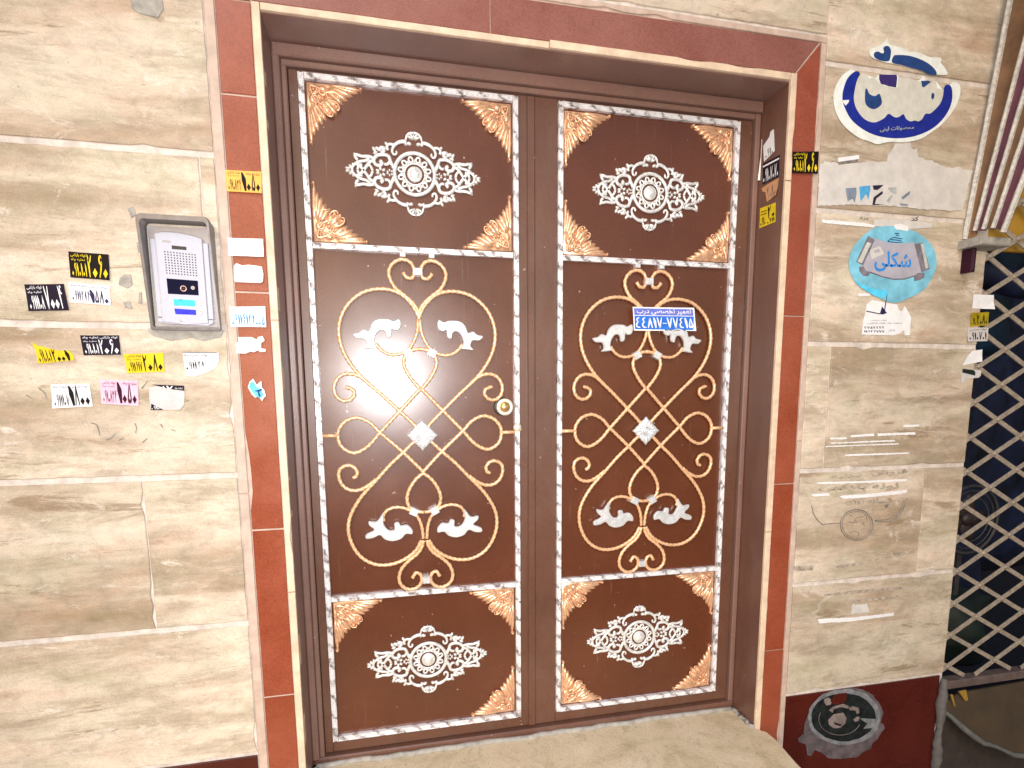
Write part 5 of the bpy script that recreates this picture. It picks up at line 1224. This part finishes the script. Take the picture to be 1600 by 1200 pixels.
sticker('sticker_backing', 'blank white sticker with one slanting corner beside the lattice gate', [(2.1387, 1.302), (2.2213, 1.3052), (2.2244, 1.2613), (2.1426, 1.2497)], -0.001, 'paper_white', None, [], outline=[(0, 0), (1, 0.06), (1, 1), (0.5, 0.93), (0.25, 0.6)], group=GG)
t, q = sticker('sticker_backing', 'torn whitish sticker with a green black strip, lowest beside the lattice gate', [(2.1412, 1.2387), (2.2251, 1.2347), (2.2274, 1.197), (2.1421, 1.1881)], -0.001, 'paper_grey', None, [], outline=[(0, 0), (0.1, 0.02), (0.3, 0.3), (0.9, 0.3), (1, 0.5), (1, 0.95), (0.7, 1), (0, 0.9)], group=GG)
sheet_outline(q, [(0.02, 0.75), (0.7, 0.5), (0.7, 0.8), (0.6, 0.95), (0.05, 1.0)], 0.0028, 'print', M['tarp_green'], t)

# -------- round bottle cap sticker on the plinth
cp = thing('cap_sticker', 'scuffed round bottle cap sticker on the dark red plinth', 'sticker', (1.77, -0.003, -0.12))
YC = -0.0058
flat([(1.6015, -0.008), (1.601, -0.0448), (1.5791, -0.0601), (1.5836, -0.0762), (1.6126, -0.0899), (1.6223, -0.1319), (1.6378, -0.139), (1.6529, -0.1179), (1.6772, -0.1295), (1.7133, -0.1588), (1.7654, -0.1702), (1.8173, -0.1721), (1.8353, -0.1781), (1.858, -0.1592), (1.8956, -0.149), (1.8991, -0.1302), (1.9205, -0.1142), (1.9296, -0.0995), (1.9486, -0.0766), (1.9434, -0.0599), (1.9281, -0.0482), (1.9368, -0.0112), (1.9176, 0.023), (1.8821, 0.0653), (1.8382, 0.0912), (1.7926, 0.1047), (1.7589, 0.1028), (1.7122, 0.0995), (1.6708, 0.0774), (1.6384, 0.0695), (1.6206, 0.0444)], YC, 'film', 'glue_film', cp)
def ring(rx, ry, cx, cy, n=36, j=0): return [near((1.7684, -0.0068), (1.803, -0.0116), (1.7712, -0.0384), (cx - 700 + (rx + random.uniform(-j, j)) * math.cos(2 * PI * i / n)) / 100, (cy - 560 + (ry + random.uniform(-j, j)) * math.sin(2 * PI * i / n)) / 100) for i in range(n)]
flat(ring(450, 350, 705, 560, 40, 10), YC - 0.0006, 'pale_ring', 'cap_ring', cp)
flat(ring(400, 300, 690, 560, 40, 6), YC - 0.0012, 'green_disc', 'cap_green', cp)
for pp, mt in ((((1.7044, 0.073), (1.7231, 0.0889), (1.7668, 0.0895), (1.769, 0.0645), (1.7601, 0.0502), (1.7197, 0.0494), (1.7018, 0.0641)), 'base_granite'), (((1.6741, 0.077), (1.6938, 0.0805), (1.7085, 0.0632), (1.7028, 0.0517), (1.6862, 0.0509), (1.6751, 0.0646)), 'cap_pale'),
               (((1.6975, -0.0062), (1.7195, 0.0124), (1.7599, 0.0131), (1.7756, -0.0109), (1.7706, -0.0321), (1.7513, -0.045), (1.724, -0.0426), (1.7024, -0.0255)), 'cap_pale'), (((1.6978, 0.0308), (1.712, 0.0412), (1.7302, 0.045), (1.757, 0.0476), (1.7818, 0.0349), (1.7792, 0.026), (1.7444, 0.0369), (1.7179, 0.0312), (1.7139, 0.0194)), 'cap_pale'),
               (((1.7806, 0.0289), (1.7991, 0.0326), (1.8239, 0.023), (1.8291, 0.0036), (1.8192, -0.0014), (1.8109, 0.0154), (1.7866, 0.0187)), 'cap_pale'), (((1.8039, -0.0211), (1.8201, -0.0109), (1.8306, -0.0123), (1.8285, -0.0278), (1.815, -0.0306)), 'cap_pale'), (((1.8311, -0.0187), (1.9037, -0.032), (1.9053, -0.0672), (1.8525, -0.0627), (1.8683, -0.046)), 'cap_ring')):
    flat([p for p in pp], YC - 0.0018, 'emblem_patch', mt, cp)
flat([(1.7187, -0.0185), (1.736, -0.0234), (1.7571, -0.0333), (1.7507, -0.038), (1.7297, -0.0294)], YC - 0.0023, 'emblem_patch', 'cap_green', cp)
k = MB(); k.tube([(p[0], YC - 0.0014, p[1]) for p in [near((1.7684, -0.0068), (1.803, -0.0116), (1.7712, -0.0384), -0.6 + 2.6 * math.cos(R(20 + 8 * i)), 0.2 + 2.0 * math.sin(R(20 + 8 * i))) for i in range(24)]], 0.0010, 5); k.build('ring_line', M['cap_pale'], cp)

# ================================================================== shop front to the right
sh_ = MB()
sh_.box(2.2, 5.4, 1.9, 1.95, -0.42, 3.2); sh_.box(5.35, 5.4, 0.2, 1.9, -0.42, 3.2); sh_.box(2.2, 5.35, 0.35, 1.9, 3.15, 3.2)
tag(sh_.build('shop_interior', M['shop_dark']), kind='structure')
tag(MB().box(2.19, 5.4, 0.1005, 1.9, -0.42, -0.10).build('shop_floor', M['shop_dark']), kind='structure')
solid('shop_step', M['step_concrete'], 'worn dark concrete step edge under the lattice gate at lower right', 'step', MB().box(2.19, 5.4, 0.046, 0.100, -0.42, -0.095, 0.006))
lat = thing('lattice_gate', 'pale expanding lattice gate of crossed metal bars across the dark shop opening', 'gate', (2.8, 0.06, 0.03))
hx, hz, x0, zc0 = 0.1165, 0.0640, 2.4005, 0.672
nb = 0
xl, xr, zl, zh = 2.203, 3.40, 0.045, 2.40
for sgn in (1, -1):
    sl = hz / hx * sgn
    for i in range(-60, 90):
        zi = zc0 + hz * 2 * i     # height of the bar at x0
        xa, xb = xl, xr
        za = zi + (xa - x0) * sl; zb_ = zi + (xb - x0) * sl
        if sgn > 0:
            if za < zl: xa = x0 + (zl - zi) / sl
            if zb_ > zh: xb = x0 + (zh - zi) / sl
        else:
            if za > zh: xa = x0 + (zh - zi) / sl
            if zb_ < zl: xb = x0 + (zl - zi) / sl
        if xb - xa < 0.05 or xa < xl - 1e-6 or xb > xr + 1e-6: continue
        za = zi + (xa - x0) * sl; zb_ = zi + (xb - x0) * sl
        d = Vector((xb - xa, zb_ - za)).normalized(); nrm = Vector((-d.y, d.x)) * 0.0085
        y = 0.060 if sgn > 0 else 0.0655
        MB().prism([(xa - nrm.x, za - nrm.y), (xb - nrm.x, zb_ - nrm.y), (xb + nrm.x, zb_ + nrm.y), (xa + nrm.x, za + nrm.y)], y - 0.003, y + 0.002, 0.001).build('lattice_bar', M['lattice'], lat)
k = MB()
for i in range(-12, 30):
    for j in range(-2, 9):
        x = x0 + hx * j; z = zc0 + hz * i
        if (i + j) % 2 or not (xl + 0.01 < x < xr - 0.02 and zl < z < zh): continue
        k.lathe((x, 0.0572, z), [(0.0085, 0), (0.0085, 0.002), (0.005, 0.0045), (0.001, 0.005)], 10)
tag(k.build('rivet', M['lattice'], lat, True), kind='stuff')
MB().box(2.203, 3.42, 0.045, 0.085, 0.006, 0.040, 0.003).build('bottom_rail', M['rail'], lat)
MB().box(3.405, 3.44, 0.04, 0.09, 0.04, 2.4, 0.003).build('end_post', M['rail'], lat)

# what can be made out behind the gate: blue tarpaulin bundles and a fan
def bundle(name, label, mat, x0, x1, y, z0, z1, dz=0.05):
    k = MB(); nx, nz = 14, 12
    for j in range(nz + 1):
        for i in range(nx + 1):
            u = i / nx; v = j / nz
            k.v.append((x0 + (x1 - x0) * u + random.uniform(-.006, .006), y - 0.14 * math.sin(PI * u) * (0.55 + 0.45 * math.sin(PI * v)) - 0.02 * math.sin(9 * u + 5 * v) + random.uniform(-.006, .006), z0 + (z1 - z0) * v + dz * math.sin(PI * u) * v))
    w = nx + 1
    k.f = [(j * w + i, j * w + i + 1, (j + 1) * w + i + 1, (j + 1) * w + i) for j in range(nz) for i in range(nx)]
    nb_ = len(k.v)
    edge = [i for i in range(w)] + [j * w + nx for j in range(1, nz + 1)] + [nz * w + i for i in range(nx - 1, -1, -1)] + [j * w for j in range(nz - 1, 0, -1)]
    k.v += [(k.v[e][0], y + 0.16, k.v[e][2]) for e in edge]
    n = len(edge)
    k.f += [(edge[i], nb_ + i, nb_ + (i + 1) % n, edge[(i + 1) % n]) for i in range(n)] + [tuple(nb_ + i for i in range(n))]
    return solid(name, M[mat], label, 'bundle', k, smooth=True)
bundle('tarpaulin_bundle', 'dark navy tarpaulin bundle low behind the lattice gate', 'tarp_navy', 2.34, 3.1, 0.62, 0.12, 0.66)
bundle('tarpaulin_bundle', 'brighter blue tarpaulin bundle behind the lattice gate at mid height', 'tarp_blue', 2.36, 2.85, 0.56, 0.66, 1.05)
bundle('tarpaulin_bundle', 'plum coloured cloth bundle behind the lattice gate, above the blue one', 'tarp_plum', 2.32, 2.95, 0.62, 1.06, 1.30)
bundle('tarpaulin_bundle', 'teal blue tarpaulin bundle highest behind the lattice gate', 'tarp_blue', 2.36, 3.1, 0.60, 1.32, 1.78)
bundle('tarpaulin_sheet', 'large dark navy tarpaulin hanging at the back of the shop', 'tarp_navy', 2.25, 4.6, 1.5, -0.08, 2.6, 0.02)
bundle('tarpaulin_bundle', 'dark green cloth bundle on the floor behind the lattice gate', 'tarp_green', 2.42, 2.9, 0.42, -0.10, 0.20)
fan = thing('fan', 'grey ringed fan with brown blades in the dark behind the lattice gate', 'fan', (2.64, 0.36, 0.40))
k = MB()
for r in (0.150, 0.128, 0.10):
    k.tube([(2.64 + r * math.cos(2 * PI * i / 36), 0.33, 0.60 + r * math.sin(2 * PI * i / 36)) for i in range(36)], 0.008 if r > 0.14 else 0.004, 6, closed=True)
k.build('guard_ring', M['hose'], fan, True)
for i in range(5):
    a = 2 * PI * i / 5
    MB().lump((2.64 + 0.062 * math.cos(a), 0.355, 0.60 + 0.062 * math.sin(a)), 0.055, 0.012, 0.030, a + 0.3, 10, 4).build('fan_blade', M['fan_brown'], fan, True)
MB().lump((2.64, 0.345, 0.60), 0.03, 0.02, 0.03, 0, 12, 4).build('hub', M['fan_brown'], fan, True)
MB().box(2.628, 2.652, 0.36, 0.38, -0.10, 0.46).build('fan_stand', M['hose'], fan)
k = MB(); k.prism([(2.28, 1.66), (3.1, 1.66), (3.1, 2.30), (2.28, 2.30)], 0.092, 0.11, 0.004)
solid('yellow_board', M['yellow_board'], 'yellow board behind the folded awning at the top right', 'board', k)
k = MB(); k.tube([(2.25 + 0.05 * i, 0.16 + 0.004 * i, 1.575 + 0.02 * math.sin(0.6 * i)) for i in range(14)], 0.05, 12, lambda t: 0.5 + 0.5 * math.sin(PI * min(1, 0.15 + t)))
solid('rolled_sheet', M['tarp_navy'], 'dark navy rolled sheet lying across the lattice gate below the yellow board', 'roll', k, smooth=True)

# folded awning hanging on the end of the wall
aw = thing('folded_awning', 'folded brown awning with five pale ribs at the top right end of the wall', 'awning', (2.12, 0.0, 1.66))
ribs = [((2.094, -0.006, 1.665), 0.034), ((2.116, -0.022, 1.690), 0.18), ((2.117, -0.052, 1.688), 0.222), ((2.118, -0.084, 1.684), 0.252), ((2.120, -0.118, 1.664), 0.31)]
L = 1.0
ends = []
for i, (p, s) in enumerate(ribs):
    a = Vector(p); b_ = Vector((p[0] + (0.085 if i == 0 else 0.02), p[1] - s * L, p[2] + L))
    ends.append((a, b_))
    k = MB(); n = 26
    k.tube([a.lerp(b_, t / n) + Vector((random.uniform(-.0008, .0008), 0, 0)) for t in range(n + 1)], 0.0088 if i in (0, 4) else 0.0072, 6); k.build('awning_rib', M['awning_rib'], aw)
for i in range(4):
    (a, b_), (c, d) = ends[i], ends[i + 1]
    k = MB(); nn = 12; mm = 5
    for t in range(nn + 1):
        for w in range(mm + 1):
            p = a.lerp(b_, t / nn).lerp(c.lerp(d, t / nn), w / mm)
            k.v.append((p.x + 0.022 * math.sin(PI * w / mm) + 0.004, p.y, p.z))
    w_ = mm + 1
    k.f = [(t * w_ + w, t * w_ + w + 1, (t + 1) * w_ + w + 1, (t + 1) * w_ + w) for t in range(nn) for w in range(mm)]
    nv = len(k.v); k.v += [(x + 0.003, y, z) for x, y, z in k.v]; k.f += [tuple(i2 + nv for i2 in f[::-1]) for f in list(k.f)]
    k.build('awning_fold', M['awning_cloth' if i % 2 == 0 else 'awning_plum'], aw, True)
MB().box(2.075, 2.198, -0.085, -0.0015, 1.632, 1.658, 0.004).build('bracket', M['grout_grey'], aw)
MB().box(2.095, 2.112, -0.045, -0.0015, 1.555, 1.631, 0.006).build('bracket_hook', M['ink_maroon'], aw)

# cardboard slumped at the foot of the gate
cb = thing('cardboard_sheet', 'slumped tan cardboard sheet with a torn pale edge at the foot of the lattice gate', 'cardboard', (2.55, 0.03, -0.10))
def cy_(z): return 0.035 - (0.0 - z) * 0.36
edge = [(2.236, -0.055), (2.262, -0.075), (2.30, -0.112), (2.345, -0.150), (2.39, -0.183), (2.43, -0.195), (2.47, -0.214), (2.52, -0.240), (2.60, -0.255), (2.80, -0.262), (3.1, -0.25)]
up = [(3.1, 0.004), (2.60, -0.002), (2.40, -0.006), (2.33, -0.006), (2.29, -0.02), (2.245, -0.03)]
poly = edge + up
n = len(poly)
k = MB(); k.v = [(x, cy_(z), z) for x, z in poly] + [(x, cy_(z) + 0.008, z) for x, z in poly]
tri = tessellate_polygon([[Vector((x, z, 0)) for x, z in poly]])
k.f = [tuple(t) for t in tri] + [tuple(i + n for i in t[::-1]) for t in tri] + [(i, n + i, n + (i + 1) % n, (i + 1) % n) for i in range(n)]
k.build('sheet', M['cardboard'], cb)
k = MB(); k.tube([(x, cy_(z) - 0.002, z - 0.004) for x, z in edge], 0.011, 6, lambda t: 0.55 + 0.6 * abs(math.sin(5.5 * t)), 1.0); k.build('torn_edge', M['torn_paper'], cb, True)
for pts in (((2.262, 0.002), (2.285, -0.045), (2.292, -0.05), (2.272, 0.004)), ((2.300, 0.012), (2.335, 0.014), (2.350, -0.03), (2.335, -0.03))):
    MB().prism(pts, cy_(0) - 0.022, cy_(0) - 0.016, 0.001).build('tape_flap', M['tape'], cb)
k = MB(); P = [(2.192 + random.uniform(-.006, .006), -0.012, 0.09 - 0.02 * i) for i in range(24)]
k.tube(P, 0.016, 6, lambda t: 0.6 + 0.6 * abs(math.sin(7 * t)), 1.0)
solid('mortar_ridge', M['mortar_dark'], 'rough grey mortar ridge between the plinth and the shop step', 'mortar', k, smooth=True)
